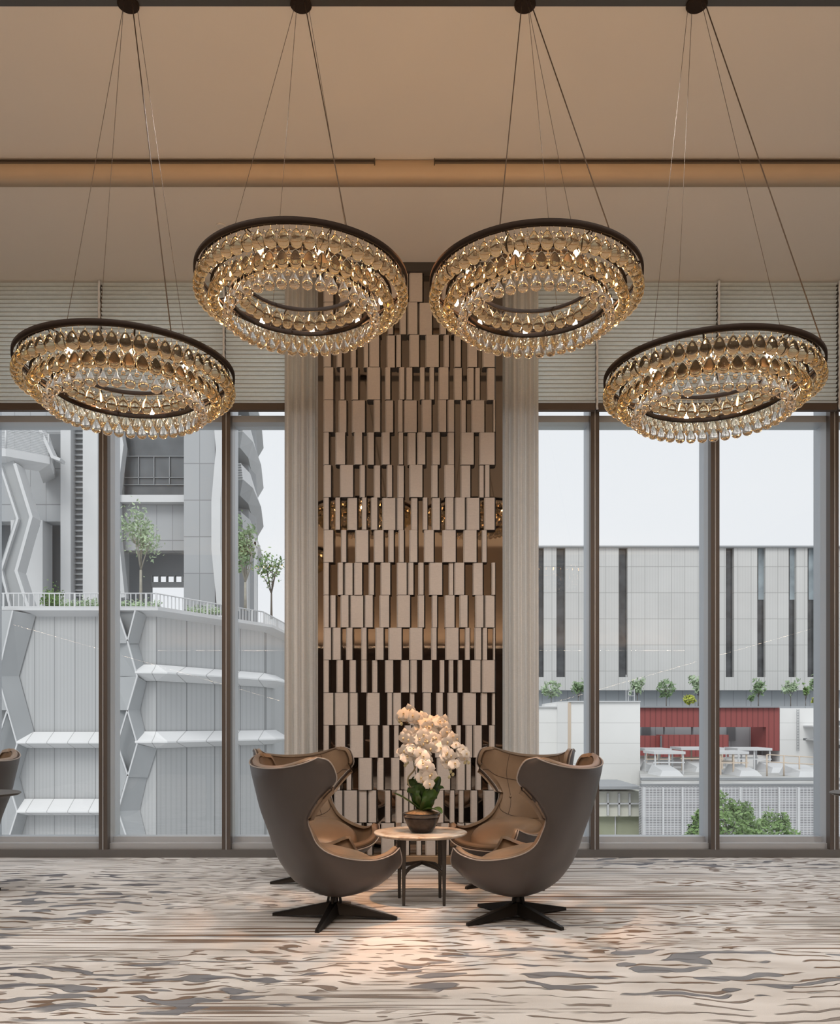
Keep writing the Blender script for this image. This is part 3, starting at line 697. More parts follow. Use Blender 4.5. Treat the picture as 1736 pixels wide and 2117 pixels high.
# one flower: five petals and a lip
def flower_mesh():
    mb = MB()
    def petal(ang, ln, wd, tilt):
        P = []; n = 6
        for i in range(n+1):
            u = i/n; w = wd*math.sin(PI*min(1, 0.12+u*0.80))**0.7*(1 if u < 1 else 0.35)
            rowp = []
            for q in (-1, -.5, 0, .5, 1):
                x = q*w; y = u*ln*(1-0.10*q*q); z = tilt*u*u*ln+0.10*wd*(1-q*q)*math.sin(PI*u)
                rowp.append((x*math.cos(ang)-y*math.sin(ang), x*math.sin(ang)+y*math.cos(ang), z))
            P.append(rowp)
        mb.grid(P, True)
    for a in (PI/2*1.05, -PI/2*1.05): petal(a, 0.036, 0.021, -0.12)
    for a in (0, 2.45, -2.45): petal(a, 0.034, 0.0135, -0.22)
    n0 = len(mb.f)
    mb.lathe([(0.001, 0.014), (0.004, 0.011), (0.0045, 0.005), (0.003, 0.0)], 8)
    mb.grid([[(-.004, -.002, .007), (.004, -.002, .007)], [(-.005, -.008, .011), (.005, -.008, .011)], [(-.001, -.012, .008), (.001, -.012, .008)]])
    me = mb.mesh('flower', [M['petal'], M['lip']])
    for p in me.polygons: p.material_index = 1 if p.index >= n0 else 0
    return me
fm = flower_mesh(); budm = MB().lathe([(0.001, 0.012), (0.006, 0.008), (0.009, 0), (0.007, -0.008), (0.001, -0.013)], 10).mesh('bud', M['bud'])
# sprays in the photograph, as points of the plant (metres from the pot), each with a reach
FL = []
def spray(pts, n, spread, seed, sz=(0.95, 1.2)):
    rr = random.Random(seed)
    for i in range(n):
        p = Vector(cr(pts, (i+0.5)/n)); FL.append((p+Vector((rr.uniform(-1, 1)*spread, rr.uniform(-1.2, .6)*spread-0.02, rr.uniform(-1, 1)*spread*0.8)), rr.uniform(*sz), rr))
spray([(-.125, -.02, .665), (-.06, -.03, .70), (-.02, -.02, .68), (-.06, -.04, .60)], 14, .034, 1)
spray([(-.125, -.04, .56), (-.07, -.06, .57), (-.02, -.07, .56), (-.06, -.06, .50)], 20, .042, 2)
spray([(-.11, -.05, .50), (-.09, -.06, .46), (-.02, -.08, .50), (.0, -.09, .44)], 12, .030, 3)
spray([(.04, -.03, .63), (.08, -.03, .65), (.13, -.03, .64), (.17, -.04, .59)], 15, .030, 4)
spray([(.02, -.05, .58), (.05, -.06, .57), (.05, -.07, .52), (.03, -.06, .55)], 12, .034, 5)
spray([(.16, -.05, .60), (.21, -.05, .56), (.26, -.05, .50), (.30, -.05, .455)], 14, .020, 6, (0.75, 1.0))
spray([(.10, -.06, .56), (.14, -.08, .53), (.17, -.09, .47), (.195, -.09, .41)], 16, .028, 7)
spray([(.0, -.08, .47), (.03, -.10, .44), (.05, -.10, .40), (.02, -.10, .36), (.03, -.10, .32)], 14, .030, 8)
for i, (p, s_, rr) in enumerate(FL):
    p = Vector((p.x*1.04, p.y, .14+(p.z-.14)*1.22)); s_ *= 1.32
    f_ = bpy.data.objects.new('flower', fm); link(f_, orc); f_.location = p; f_.scale = (s_, s_, s_)
    face = Vector((p.x*1.5+rr.uniform(-.35, .35), -0.75, rr.uniform(-.45, .35)))
    f_.rotation_euler = face.to_track_quat('Z', 'Y').to_euler()
    f_.rotation_euler.rotate_axis('Z', rr.uniform(-.3, .3))
for q in ((-.155, -.03, .66), (-.14, -.04, .645), (.20, -.09, .375), (.215, -.09, .36), (.19, -.09, .345), (.31, -.05, .44), (.325, -.05, .425), (.055, -.1, .30), (.065, -.1, .285), (-.10, -.06, .425), (-.115, -.06, .41), (.30, -.05, .425)):
    b1 = bpy.data.objects.new('bud', budm); link(b1, orc); b1.location = (q[0], q[1], .14+(q[2]-.14)*1.22); b1.scale = (1.2, 1.2, 1.2); b1.rotation_euler = (0.5, 0.3, 0)

# ------------------------------------------------------------------ small dark tables cut by the frame
for (x, lab) in ((-2.735, 'dark round side table cut off by the picture edge, on the grey tower side'), (2.80, 'round side table with only its rim showing at the picture edge, pale building side')):
    t = thing('side_table', lab, 'side table', (x, 5.2, 0), 0, 'side tables at the picture edges')
    MB().lathe([(0.12, 0.800), (0.285, 0.812), (0.300, 0.822), (0.296, 0.828)], 48).build('table_top', M['legm'], t)
    MB().lathe([(0.17, 0.0), (0.17, 0.012), (0.05, 0.05), (0.035, 0.3), (0.06, 0.6), (0.12, 0.80)], 32).build('pedestal', M['darkwood'], t)

# ================================================================== outside
EX = dict(
    concrete=mat('ground_concrete', (0.42, 0.42, 0.41), 0.9, noise=0.1, nscale=0.4),
    clad=panel_mat('grey_ribbed_cladding', (0.445, 0.455, 0.46), 0.52, 0, 0.018, 0, 0.45, 0.55, 0.035, ox=0.22, fine=0.08, fs=0.09),
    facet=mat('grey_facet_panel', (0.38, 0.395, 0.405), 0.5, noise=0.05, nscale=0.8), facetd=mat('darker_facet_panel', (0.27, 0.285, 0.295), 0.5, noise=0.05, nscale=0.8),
    white=mat('white_aluminium', (0.60, 0.61, 0.62), 0.45, noise=0.03, nscale=1), ledge=panel_mat('white_ledge_panels', (0.76, 0.765, 0.77), 0.52, 0, 0.02, 0, 0.4, 0.45, 0.03, ox=0.22),
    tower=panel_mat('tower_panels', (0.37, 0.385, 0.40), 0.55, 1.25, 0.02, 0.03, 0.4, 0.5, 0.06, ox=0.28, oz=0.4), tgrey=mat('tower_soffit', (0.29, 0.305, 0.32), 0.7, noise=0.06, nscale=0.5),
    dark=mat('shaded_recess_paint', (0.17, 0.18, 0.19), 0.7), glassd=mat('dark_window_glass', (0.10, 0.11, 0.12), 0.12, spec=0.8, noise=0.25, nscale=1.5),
    far=panel_mat('far_facade_panels', (0.56, 0.56, 0.55), 0.925, 1.82, 0.04, 0.05, 0.30, 0.6, 0.035, ox=0.2, oz=0.35, fine=0.05, fs=0.19), farband=panel_mat('far_lower_band', (0.40, 0.425, 0.45), 0.9, 0, 0.05, 0, 0.3, 0.6, 0.05),
    slit=mat('slit_glass', (0.055, 0.058, 0.062), 0.15, spec=0.7, noise=0.5, nscale=1.2), slitb=mat('slit_glass_sky_blue', (0.28, 0.33, 0.36), 0.15, noise=0.3, nscale=0.9),
    wbox=panel_mat('white_wall_boards', (0.80, 0.80, 0.79), 0, 0.95, 0, 0.03, 0.22, 0.6, 0.015), red=panel_mat('red_ribbed_metal', (0.30, 0.075, 0.07), 0.30, 0, 0.07, 0, 0.30, 0.5, 0.03),
    inner=panel_mat('grey_inner_wall', (0.40, 0.42, 0.44), 1.1, 0, 0.04, 0, 0.35, 0.7, 0.10), roofg=mat('grey_roof_deck', (0.44, 0.44, 0.43), 0.9, noise=0.25, nscale=0.8, stretch=(1, 3, 1)),
    tanp=mat('tan_post', (0.60, 0.50, 0.40), 0.7), cream=mat('cream_wall', (0.66, 0.66, 0.58), 0.7), olive=mat('pale_olive_wall', (0.36, 0.38, 0.27), 0.8, noise=0.05, nscale=1),
    tleaf=mat('tree_leaves', (0.22, 0.32, 0.17), 0.6, noise=0.35, nscale=3), tleaf2=mat('pale_tree_leaves', (0.36, 0.46, 0.30), 0.6, noise=0.3, nscale=3), yleaf=mat('yellow_green_leaves', (0.42, 0.46, 0.08), 0.6, noise=0.25, nscale=4),
    dleaf=mat('rich_green_leaves', (0.16, 0.26, 0.09), 0.5, noise=0.5, nscale=2.5), bark=mat('pale_bark', (0.36, 0.34, 0.29), 0.9, noise=0.2, nscale=5), dbark=mat('dark_bark', (0.16, 0.14, 0.12), 0.9),
)
def louvre_mat():
    m = bpy.data.materials.new('perforated_louvre'); m.use_nodes = True; N, L = nt(m); b = N['Principled BSDF']; b.inputs['Roughness'].default_value = 0.5
    tc = N.new('ShaderNodeTexCoord'); sp = N.new('ShaderNodeSeparateXYZ'); L.new(tc.outputs['Object'], sp.inputs[0])
    fx = math_node(N, L, 'FRACT', math_node(N, L, 'MULTIPLY', math_node(N, L, 'ADD', sp.outputs[0], 100), 1/0.125)); fz = math_node(N, L, 'FRACT', math_node(N, L, 'MULTIPLY', math_node(N, L, 'ADD', sp.outputs[2], 100), 1/0.058))
    f = math_node(N, L, 'MULTIPLY', math_node(N, L, 'LESS_THAN', fx, 0.78), math_node(N, L, 'LESS_THAN', fz, 0.42))
    x = N.new('ShaderNodeMix'); x.data_type = 'RGBA'; L.new(f, x.inputs[0]); x.inputs[6].default_value = (0.55, 0.555, 0.57, 1); x.inputs[7].default_value = (0.14, 0.14, 0.15, 1)
    L.new(x.outputs[2], b.inputs['Base Color']); return m
EX['louvre'] = louvre_mat()
def rel(mb, org):
    mb.v = [(p[0]-org[0], p[1]-org[1], p[2]-org[2]) for p in mb.v]; return mb
def epart(mb, name, m, par, **k): return rel(mb, par.location).build(name, m, par, **k)
def pbox(mb, x0, y0, x1, y1, D, th):
    """box whose face at depth D spans the photo rectangle"""
    a, b_ = W2(x0, y0, D), W2(x1, y1, D)
    return mb.box(min(a.x, b_.x), max(a.x, b_.x), D, D+th, min(a.z, b_.z), max(a.z, b_.z))
def ppoly(mb, pts, D, th):
    f = [W2(x, y, D) for x, y in pts]; return mb.prism([tuple(p) for p in f], [(p.x, p.y+th, p.z) for p in f])
def pbar(mb, pts, D, w, th):
    """mitred beam following photo points, w metres wide, th deep"""
    P = [W2(*q, D) for q in pts]; L_, R2 = [], []
    for i, p in enumerate(P):
        d0 = (p-P[i-1]).normalized() if i else (P[1]-p).normalized(); d1 = (P[i+1]-p).normalized() if i < len(P)-1 else d0
        t = (d0+d1).normalized(); n = Vector((-t.z, 0, t.x))*(w/2/max(0.4, t.dot(d1))); L_.append(p-n); R2.append(p+n)
    b = Vector((0, th, 0)); rows = [[l, r, r+b, l+b, l] for l, r in zip(L_, R2)]
    mb.grid(rows, False); mb.face(rows[0][:4]); mb.face(rows[-1][:4]); return mb
struct(MB().box(-70, 90, 9.5, 130, -13.2, -13.0), 'ground', EX['concrete'])

# ---- podium with zigzag piers (grey building, lower part)
PD = thing('podium_building', 'grey podium with white ledges and zigzag faceted piers below the terrace railing', 'building', (-6, 22, -13))
LINE = [(-140, 22.0), (323, 22.0), (545, 25.7), (600, 29.5)]
def line_x(px, D): return ((px-CXP)/FPX*D, D)
zt_ = W2(0, 1262, 22).z
w = MB(); P0 = [line_x(*q) for q in LINE]
for a, b_ in zip(P0[:-1], P0[1:]): w.face([(a[0], a[1], -13), (b_[0], b_[1], -13), (b_[0], b_[1], zt_), (a[0], a[1], zt_)])
w.face([(P0[0][0], 22, zt_), (P0[1][0], 22, zt_), P0[2]+(zt_,), P0[3]+(zt_,), (P0[3][0]+1, 34, zt_), (P0[0][0], 34, zt_)])
w.face([(P0[3][0], P0[3][1], -13), (P0[3][0]+1, 34, -13), (P0[3][0]+1, 34, zt_), (P0[3][0], P0[3][1], zt_)])
epart(w, 'wall', EX['clad'], PD)
def sweep(line, prof):
    """prof = list of (out, z): swept along plan line, outward = toward the viewer's side"""
    P = []
    for i, (x, y) in enumerate(line):
        a = Vector(line[max(i-1, 0)]); b_ = Vector(line[min(i+1, len(line)-1)]); t = (b_-a).normalized(); n = Vector((t.y, -t.x))
        P.append([(x+n.x*o, y+n.y*o, z) for o, z in prof+[prof[0]]])
    m = MB(); m.grid(P, False); m.face([p for p in P[0][:-1]]); m.face([p for p in P[-1][:-1]]); return m
epart(sweep(P0, [(0, zt_-0.16), (0.28, zt_-0.03), (0.28, zt_+0.05), (-0.3, zt_+0.05), (-0.3, zt_-0.2)]), 'parapet_cap', EX['white'], PD)
def zz(y): return W2(0, y, 22).z
L1 = [line_x(290, 21.95), line_x(323, 21.95), line_x(545, 25.65), line_x(570, 27.0)]
for (ya, yb, yc) in ((1374, 1394, 1408), (1512, 1535, 1547)):
    epart(sweep(L1, [(0, zz(ya)), (0.42, zz(yb-3)), (0.42, zz(yb)), (0, zz(yc))]), 'ledge', EX['ledge'], PD)
L2 = [line_x(50, 21.95), line_x(205, 21.95), line_x(236, 21.95)]
for (ya, yb, yc) in ((1513, 1536, 1546), (1651, 1676, 1685)):
    epart(sweep(L2, [(0, zz(ya)), (0.42, zz(yb-3)), (0.42, zz(yb)), (0, zz(yc))]), 'ledge', EX['ledge'], PD)
def facets(polys, name, m):
    mb = MB()
    for poly in polys:
        q = [W2(x, y, 22.0-d) for (x, y, d) in poly]; mb.face([tuple(p) for p in q])
    o = epart(mb, name, m, PD); o.modifiers.new('sol', 'SOLIDIFY').thickness = 0.03; return o
R_ = 0.42
pier = [[(279, 1262, R_), (301, 1271, .02), (285, 1330, .02), (263, 1330, R_)], [(263, 1330, R_), (285, 1330, .02), (298, 1374, .02), (282, 1398, R_)], [(282, 1398, R_), (301, 1409, .02), (287, 1468, .02), (263, 1468, R_)],
        [(263, 1468, R_), (287, 1468, .02), (298, 1513, .02), (283, 1538, R_)], [(283, 1538, R_), (323, 1547, .02), (304, 1607, .02), (264, 1606, R_)], [(264, 1606, R_), (304, 1607, .02), (289, 1675, .02), (243, 1677, R_)], [(243, 1677, R_), (289, 1675, .02), (307, 1750, .02), (268, 1750, R_)],
        [(236, 1330, .1), (263, 1330, R_), (282, 1398, R_), (246, 1398, .1)], [(236, 1400, .1), (282, 1398, R_), (263, 1468, R_), (236, 1468, .1)],
        [(242, 1537, .1), (264, 1604, R_), (243, 1677, R_), (240, 1640, .1)], [(205, 1262, .1), (242, 1262, R_), (263, 1322, R_), (263, 1330, R_), (205, 1330, .1)], [(205, 1677, .1), (243, 1677, R_), (268, 1750, R_), (205, 1750, .1)]]
facets(pier[0::2], 'pier_facet', EX['facet']); facets(pier[1::2], 'pier_facet', EX['facet'])
facets([[(242, 1262, .15), (279, 1262, .15), (263, 1322, .15)], [(263, 1471, .15), (282, 1539, .15), (264, 1602, .15), (242, 1537, .15)], [(236, 1468, .1), (263, 1468, .15), (242, 1537, .15), (236, 1537, .1)]], 'pier_inset', EX['facetd'])
pier2 = [[(25, 1262, R_), (73, 1271, .02), (38, 1398, .02), (-5, 1398, R_)], [(-5, 1398, R_), (38, 1398, .02), (69, 1513, .02), (35, 1538, R_), (14, 1468, R_)], [(35, 1538, R_), (55, 1546, .02), (38, 1606, .02), (14, 1606, R_)],
         [(14, 1606, R_), (38, 1606, .02), (50, 1651, .02), (35, 1678, R_)], [(35, 1678, R_), (54, 1685, .02), (36, 1750, .02), (12, 1750, R_)], [(-60, 1262, .1), (25, 1262, R_), (-5, 1398, R_), (-60, 1398, .1)], [(-60, 1398, .1), (-5, 1398, R_), (14, 1468, R_), (-60, 1468, .1)], [(-60, 1606, .1), (14, 1606, R_), (35, 1678, R_), (12, 1750, R_), (-60, 1750, .1)]]
facets(pier2, 'pier_facet', EX['facet'])
facets([[(14, 1470, .15), (35, 1538, .15), (14, 1604, .15), (-8, 1538, .15)]], 'pier_inset', EX['facetd'])
rib = MB()
for pts in ([(279, 1262), (263, 1325), (283, 1398), (263, 1468), (283, 1538), (264, 1604), (243, 1677), (268, 1750)], [(242, 1262), (263, 1325)], [(263, 1468), (242, 1537), (264, 1604)], [(26, 1262), (-5, 1398), (35, 1538), (14, 1606), (35, 1678), (12, 1750)], [(14, 1470), (-8, 1538), (14, 1604)]):
    pbar(rib, pts, 22-R_-0.03, 0.035, 0.05)
epart(rib, 'pier_edge', EX['white'], PD)
# terrace railing
def railing(line, z0, h, label, step=0.13):
    cx_, cy_ = line[0]; t = thing('railing', label, 'railing', (cx_, cy_, z0))
    bal, top = MB(), MB()
    for a, b_ in zip(line[:-1], line[1:]):
        a, b_ = Vector(a), Vector(b_); n = int((b_-a).length/step)
        for i in range(n+1):
            p = a+(b_-a)*i/n; r_ = 0.022 if i % 14 == 0 else 0.010; bal.box(p.x-r_, p.x+r_, p.y-r_, p.y+r_, z0, z0+h)
        top.tube([(a.x, a.y, z0+h), (b_.x, b_.y, z0+h)], 0.018, 6); top.tube([(a.x, a.y, z0+0.06), (b_.x, b_.y, z0+0.06)], 0.012, 6)
    epart(bal, 'balusters', EX['white'], t); epart(top, 'handrail', EX['white'], t)
railing([line_x(q[0], q[1]+0.1) for q in LINE], zt_+0.05, 0.40, 'thin white picket railing along the edge of the grey podium terrace')
# ---- tower above the terrace
TW = thing('tower_building', 'grey tower with louvred balcony, slatted strip and dark window bay above the terrace', 'building', (-10, 30, 3))
D = 30.0; m = MB()
pbox(m, -60, 700, 125, 1078, D, 0.6); epart(m, 'wall', EX['tower'], TW)
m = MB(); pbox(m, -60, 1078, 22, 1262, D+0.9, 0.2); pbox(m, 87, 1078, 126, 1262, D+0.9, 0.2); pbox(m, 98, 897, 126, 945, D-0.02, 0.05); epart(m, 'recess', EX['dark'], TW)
m = MB(); pbox(m, 22, 1075, 88, 1262, D-0.1, 0.8); pbox(m, 125, 700, 146, 1262, D-0.5, 1.2); pbox(m, 171, 700, 202, 1262, D-0.5, 1.2); epart(m, 'column_wall', EX['white'], TW)
m = MB(); pbox(m, 145, 700, 172, 1262, D-0.05, 0.2); epart(m, 'strip_back', EX['tgrey'], TW)
m = MB()
for k in range(40): pbox(m, 145, 860+k*11.2, 172, 863.5+k*11.2, D-0.17, 0.15)
epart(m, 'slats', EX['tower'], TW)
m = MB(); pbox(m, 200, 700, 240, 1262, D-0.2, 1.0); pbox(m, 236, 700, 255, 1262, D+0.05, 0.6); epart(m, 'side_wall', EX['facet'], TW)
m = MB(); pbox(m, 380, 700, 444, 1262, D-0.6, 1.4); epart(m, 'panelled_wall', EX['tower'], TW)
m = MB(); pbox(m, 250, 1025, 381, 1138, D, 0.5); pbox(m, 250, 700, 381, 884, D+.05, 0.5); epart(m, 'spandrel', EX['tower'], TW)
m = MB(); pbox(m, 248, 1023, 382, 1038, D-0.35, 0.5); epart(m, 'sill_band', EX['white'], TW)
wd = MB(); pbox(wd, 253, 883, 381, 1025, D+0.15, 0.1); wo = epart(wd, 'window', EX['glassd'], TW)
m = MB()
for x in (286, 318, 350): pbox(m, x-0.7, 943, x+0.7, 1002, D+0.08, 0.07)
for y in (943, 987, 1002): pbox(m, 253, y-0.7, 381, y+0.7, D+0.08, 0.07)
rel(m, TW.location); m.build('glazing_bars', EX['tgrey'], wo)
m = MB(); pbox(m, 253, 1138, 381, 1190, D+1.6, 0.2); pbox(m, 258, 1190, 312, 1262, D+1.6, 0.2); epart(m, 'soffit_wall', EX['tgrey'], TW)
m = MB(); pbox(m, 312.5, 1203, 381, 1213, D+1.55, 0.2)
for x in (313, 328, 344, 360, 376): pbox(m, x-1.2, 1190, x+1.2, 1204, D+1.6, 0.2)
epart(m, 'opening_frame', EX['facet'], TW)
m = MB(); pbar(m, [(450, 860), (455, 930), (446, 1035), (446, 1135), (457, 1250)], D-0.8, 0.30, 0.5); pbar(m, [(238, 840), (251, 920), (240, 1010), (241, 1110), (254, 1235)], D-0.5, 0.14, 0.4); epart(m, 'zigzag_fin', EX['white'], TW)
m = MB(); ppoly(m, [(242, 910), (250, 960), (240, 1005), (236, 1005), (236, 910)], D-0.3, 0.2); ppoly(m, [(236, 1115), (244, 1110), (257, 1224), (236, 1224)], D-0.3, 0.2); epart(m, 'dark_side_window', EX['glassd'], TW)
# zigzag beams and the louvred balcony
m = MB(); pbar(m, [(12, 955), (48, 1072), (14, 1182), (44, 1262)], D-2.2, 0.52, 0.5); epart(m, 'zigzag_beam', EX['facet'], TW)
m = MB(); pbar(m, [(30, 958), (64, 1068), (33, 1180), (60, 1262)], D-2.35, 0.10, 0.6); pbar(m, [(0, 962), (36, 1072), (2, 1178), (22, 1262)], D-2.35, 0.07, 0.6); epart(m, 'beam_edge', EX['white'], TW)
m = MB(); ppoly(m, [(66, 1068), (74, 1082), (42, 1185), (34, 1183)], D-1.9, 0.3); epart(m, 'beam_shade_face', EX['facetd'], TW)
m = MB()
bp0 = [line_x(-60, 27.6), line_x(12, 27.6), line_x(100, 28.4), line_x(112, 30.0)]
epart(sweep(bp0, [(-0.35, W2(0, 958, 27.6).z), (0.05, W2(0, 944, 27.6).z), (0.05, W2(0, 928, 27.6).z), (-0.3, W2(0, 928, 27.6).z)]), 'balcony_slab', EX['white'], TW)
lo = MB(); z0, z1 = W2(0, 927, 27.6).z, W2(0, 880, 27.6).z
for k in range(15):
    z = z0+(z1-z0)*k/14
    for a, b_ in zip(bp0[:-1], bp0[1:]): lo.tube([(a[0], a[1], z), (b_[0], b_[1], z)], 0.017, 4, smooth=False)
for a in bp0[:-1]: lo.tube([(a[0], a[1], z0), (a[0], a[1], z1)], 0.03, 6)
epart(lo, 'balcony_louvres', EX['white'], TW)
m = MB(); pbar(m, [(82, 886), (108, 944), (124, 950)], 28.3, 0.10, 0.4); epart(m, 'balcony_brace', EX['white'], TW)
# ---- curved balcony tower behind
CT = thing('balcony_tower', 'slender grey tower of stacked angular balconies against the white sky', 'building', (-8, 34, 3))
m = MB()
base_plan = [line_x(470, 33), line_x(514, 33.5), line_x(529, 35.5), line_x(533, 39), line_x(470, 39)]
m.plan(base_plan, zt_+0.02, 22); epart(m, 'wall', EX['tgrey'], CT)
for k, y in enumerate((815, 913, 1007, 1102)):
    zt2, zm, zb = W2(0, y-22, 33).z, W2(0, y+8, 33).z, W2(0, y+40, 33).z
    plan = lambda s_: [line_x(460, 31.6-0), line_x(500+s_*0.6, 31.4), line_x(520+s_, 32.6), line_x(535+s_*1.6, 35.5), line_x(540+s_*1.6, 39), line_x(460, 39)]
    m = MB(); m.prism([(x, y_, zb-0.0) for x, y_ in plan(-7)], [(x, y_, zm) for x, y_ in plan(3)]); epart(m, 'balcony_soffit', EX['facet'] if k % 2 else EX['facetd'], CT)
    m = MB(); 
    A, B = plan(3), plan(-3)
    for i in range(0, 4): m.face([(*A[i], zm), (*A[i+1], zm), (*B[i+1], zt2), (*B[i], zt2)]) if i != 0 else None
    for i in range(7):
        z = zm+(zt2-zm)*i/6; a = [A[0][j]+(B[0][j]-A[0][j])*i/6 for j in (0, 1)]; b_ = [A[1][j]+(B[1][j]-A[1][j])*i/6 for j in (0, 1)]
        m.tube([(a[0], a[1], z), (b_[0], b_[1], z)], 0.03, 4, smooth=False)
    epart(m, 'parapet', EX['white'] if k != 3 else EX['facet'], CT)
m = MB()
for (x, y0_, y1_) in ((489, 1090, 1262), (511, 1110, 1262), (527, 1120, 1262)): pbox(m, x-2, y0_, x+2, y1_, 31.0, 0.3)
pbar(m, [(519, 1112), (533, 1128)], 31, 0.12, 0.3); epart(m, 'post', EX['white'], CT)
m = MB(); m.plan([line_x(480, 35), line_x(532, 36), line_x(532, 39), line_x(480, 39)], zt_+0.02, 4.5); epart(m, 'base_wall', EX['facet'], CT)

# ---- trees
def tree(name, label, x, y, D, h_px, w_px, leafm, n, ls, group=None, trunk=0.4, seed=1, dense=False, barkm='bark', cat='tree', lean=0.0, spread=0.5):
    """base at photo (x,y) and depth D; height and crown width given in photo pixels at that depth"""
    rr = random.Random(seed); b0 = W2(x, y, D); s_ = D/FPX; h, wdt = h_px*s_, w_px*s_
    t = thing(name, label, cat, tuple(b0), 0, group)
    tk = MB(); tips = []
    nb = 7 if not dense else 9; fork = Vector((lean*h*0.5, 0, h*trunk))
    tk.tube([(0, 0, 0), (lean*h*0.2, 0, h*trunk*0.5), tuple(fork)], [h*0.018, h*0.014, h*0.012], 6)
    for i in range(nb):
        a = 2*PI*i/nb+rr.random(); rad = wdt*0.5*rr.uniform(0.25, 0.85); tip = Vector((math.cos(a)*rad+lean*h, math.sin(a)*rad*0.8, h*rr.uniform(max(trunk+.1, 0.55), 0.97)))
        mid = fork+(tip-fork)*0.5+Vector((rr.uniform(-.04, .04)*h, 0, 0.03*h)); tk.tube([tuple(fork), tuple(mid), tuple(tip)], [h*0.008, h*0.005, h*0.002], 5); tips.append(tip)
        for q in range(2):
            tip2 = mid+Vector((rr.uniform(-.5, .5)*wdt*0.5, rr.uniform(-.4, .4)*wdt*0.5, rr.uniform(0.0, .22)*h)); tk.tube([tuple(mid), tuple(tip2)], [h*0.004, h*0.0015], 4); tips.append(tip2)
    tk.build('trunk', EX[barkm], t)
    lf = MB(); c = Vector((lean*h, 0, h*(1+trunk)*0.5)); ry = h*(1-trunk)*0.5
    for i in range(n):
        if dense:
            v = Vector((rr.gauss(0, 1), rr.gauss(0, 1), rr.gauss(0, 1))).normalized()*rr.uniform(0.75, 1.0)
            lump = 1+0.16*math.sin(v.x*7+seed)*math.cos(v.z*6+v.y*5); p = c+Vector((v.x*wdt*0.5, v.y*wdt*0.5, v.z*ry))*lump
        else:
            p = rr.choice(tips)+Vector((rr.gauss(0, 1)*wdt*0.085, rr.gauss(0, 1)*wdt*0.085, rr.gauss(0, 1)*h*0.05))*spread*2
        q = ls*rr.uniform(0.6, 1.3)*s_; d1 = Vector((rr.uniform(-1, 1), rr.uniform(-1, 1), rr.uniform(-1, 1))).normalized(); d2 = d1.orthogonal().normalized()
        lf.face([p-d1*q, p+d2*q*0.5, p+d1*q, p-d2*q*0.5])
    lf.build('foliage', EX[leafm], t); return t
tree('tree', 'slender pale tree standing on the terrace in front of the dark window bay', 291, 1252, 24.5, 205, 92, 'tleaf2', 760, 4.2, trunk=0.36, seed=4, spread=0.62)
tree('tree', 'green leafy tree in front of the stacked balconies tower', 507, 1262, 25.6, 195, 66, 'tleaf', 620, 5, trunk=0.30, seed=9)
tree('tree', 'sparse small tree outlined against the sky at the end of the terrace', 561, 1280, 27.2, 150, 70, 'dleaf', 260, 4, trunk=0.35, seed=12, barkm='dbark', spread=0.4)
for (x0, x1, y, D_, lab, sd_) in ((128, 203, 1256, 22.6, 'low green shrubs on the terrace below the slatted strip', 3), (245, 330, 1258, 23.0, 'low green shrubs around the foot of the slender terrace tree', 5), (385, 455, 1269, 24.9, 'low green shrubs on the terrace by the panelled wall', 7), (88, 124, 1252, 22.9, 'dark green shrub behind the railing under the balcony', 8)):
    rr = random.Random(sd_); lf = MB(); A, B = W2(x0, y, D_), W2(x1, y, D_)
    for i in range(420):
        p = Vector((rr.uniform(A.x, B.x), D_+rr.uniform(-.15, .3), A.z+abs(rr.gauss(0, 0.09))*(2.2 if sd_ == 8 else 1)+0.02)); q = 0.045*rr.uniform(.6, 1.3); d1 = Vector((rr.uniform(-1, 1), rr.uniform(-1, 1), rr.uniform(-1, 1))).normalized(); d2 = d1.orthogonal().normalized()
        lf.face([p-d1*q, p+d2*q*.5, p+d1*q, p-d2*q*.5])
    o = rel(lf, A).build('shrub_foliage', EX['tleaf2' if sd_ != 8 else 'dleaf'], None, loc=A); tag(o, lab, 'shrubs', kind='stuff')

# ---- far pale facade with slits
FF = thing('far_building', 'wide pale panelled building with narrow dark vertical slits beyond the roofs', 'building', (14, 60, -13))
m = MB(); SL = [(1110, 1124), (1150, 1168), (1279, 1297), (1500, 1517), (1565, 1582), (1630, 1646), (1669, 1686)]; e = [980]+[v for s_ in SL for v in s_]+[1800]
for a, b_ in zip(e[0::2], e[1::2]): pbox(m, a, 1130, b_, 1400, 60, 1.0)
pbox(m, 980, 1400, 1800, 1427, 60, 1.0); epart(m, 'wall', EX['far'], FF)
m = MB(); pbox(m, 980, 1128, 1800, 1131.5, 59.8, 1.4); epart(m, 'coping', EX['tgrey'], FF)
m = MB(); pbox(m, 980, 1427, 1800, 1900, 60.8, 0.5); epart(m, 'lower_wall', EX['farband'], FF)
for i, (a, b_) in enumerate(SL):
    m = MB(); pbox(m, a, 1131, b_, 1400, 60.35, 0.2); o = epart(m, 'slit_window', EX['slit'], FF)
    if i >= 4: m = MB(); pbox(m, a+2, 1133, b_-2, 1240, 60.32, 0.03); rel(m, FF.location).build('sky_pane', EX['slitb'], o)
m = MB(); A, B = W2(1040, 1462, 57), W2(1810, 1462, 57); m.box(A.x, B.x, 53.5, 60.7, 1.9, A.z); epart(m, 'roof_terrace', EX['farband'], FF)
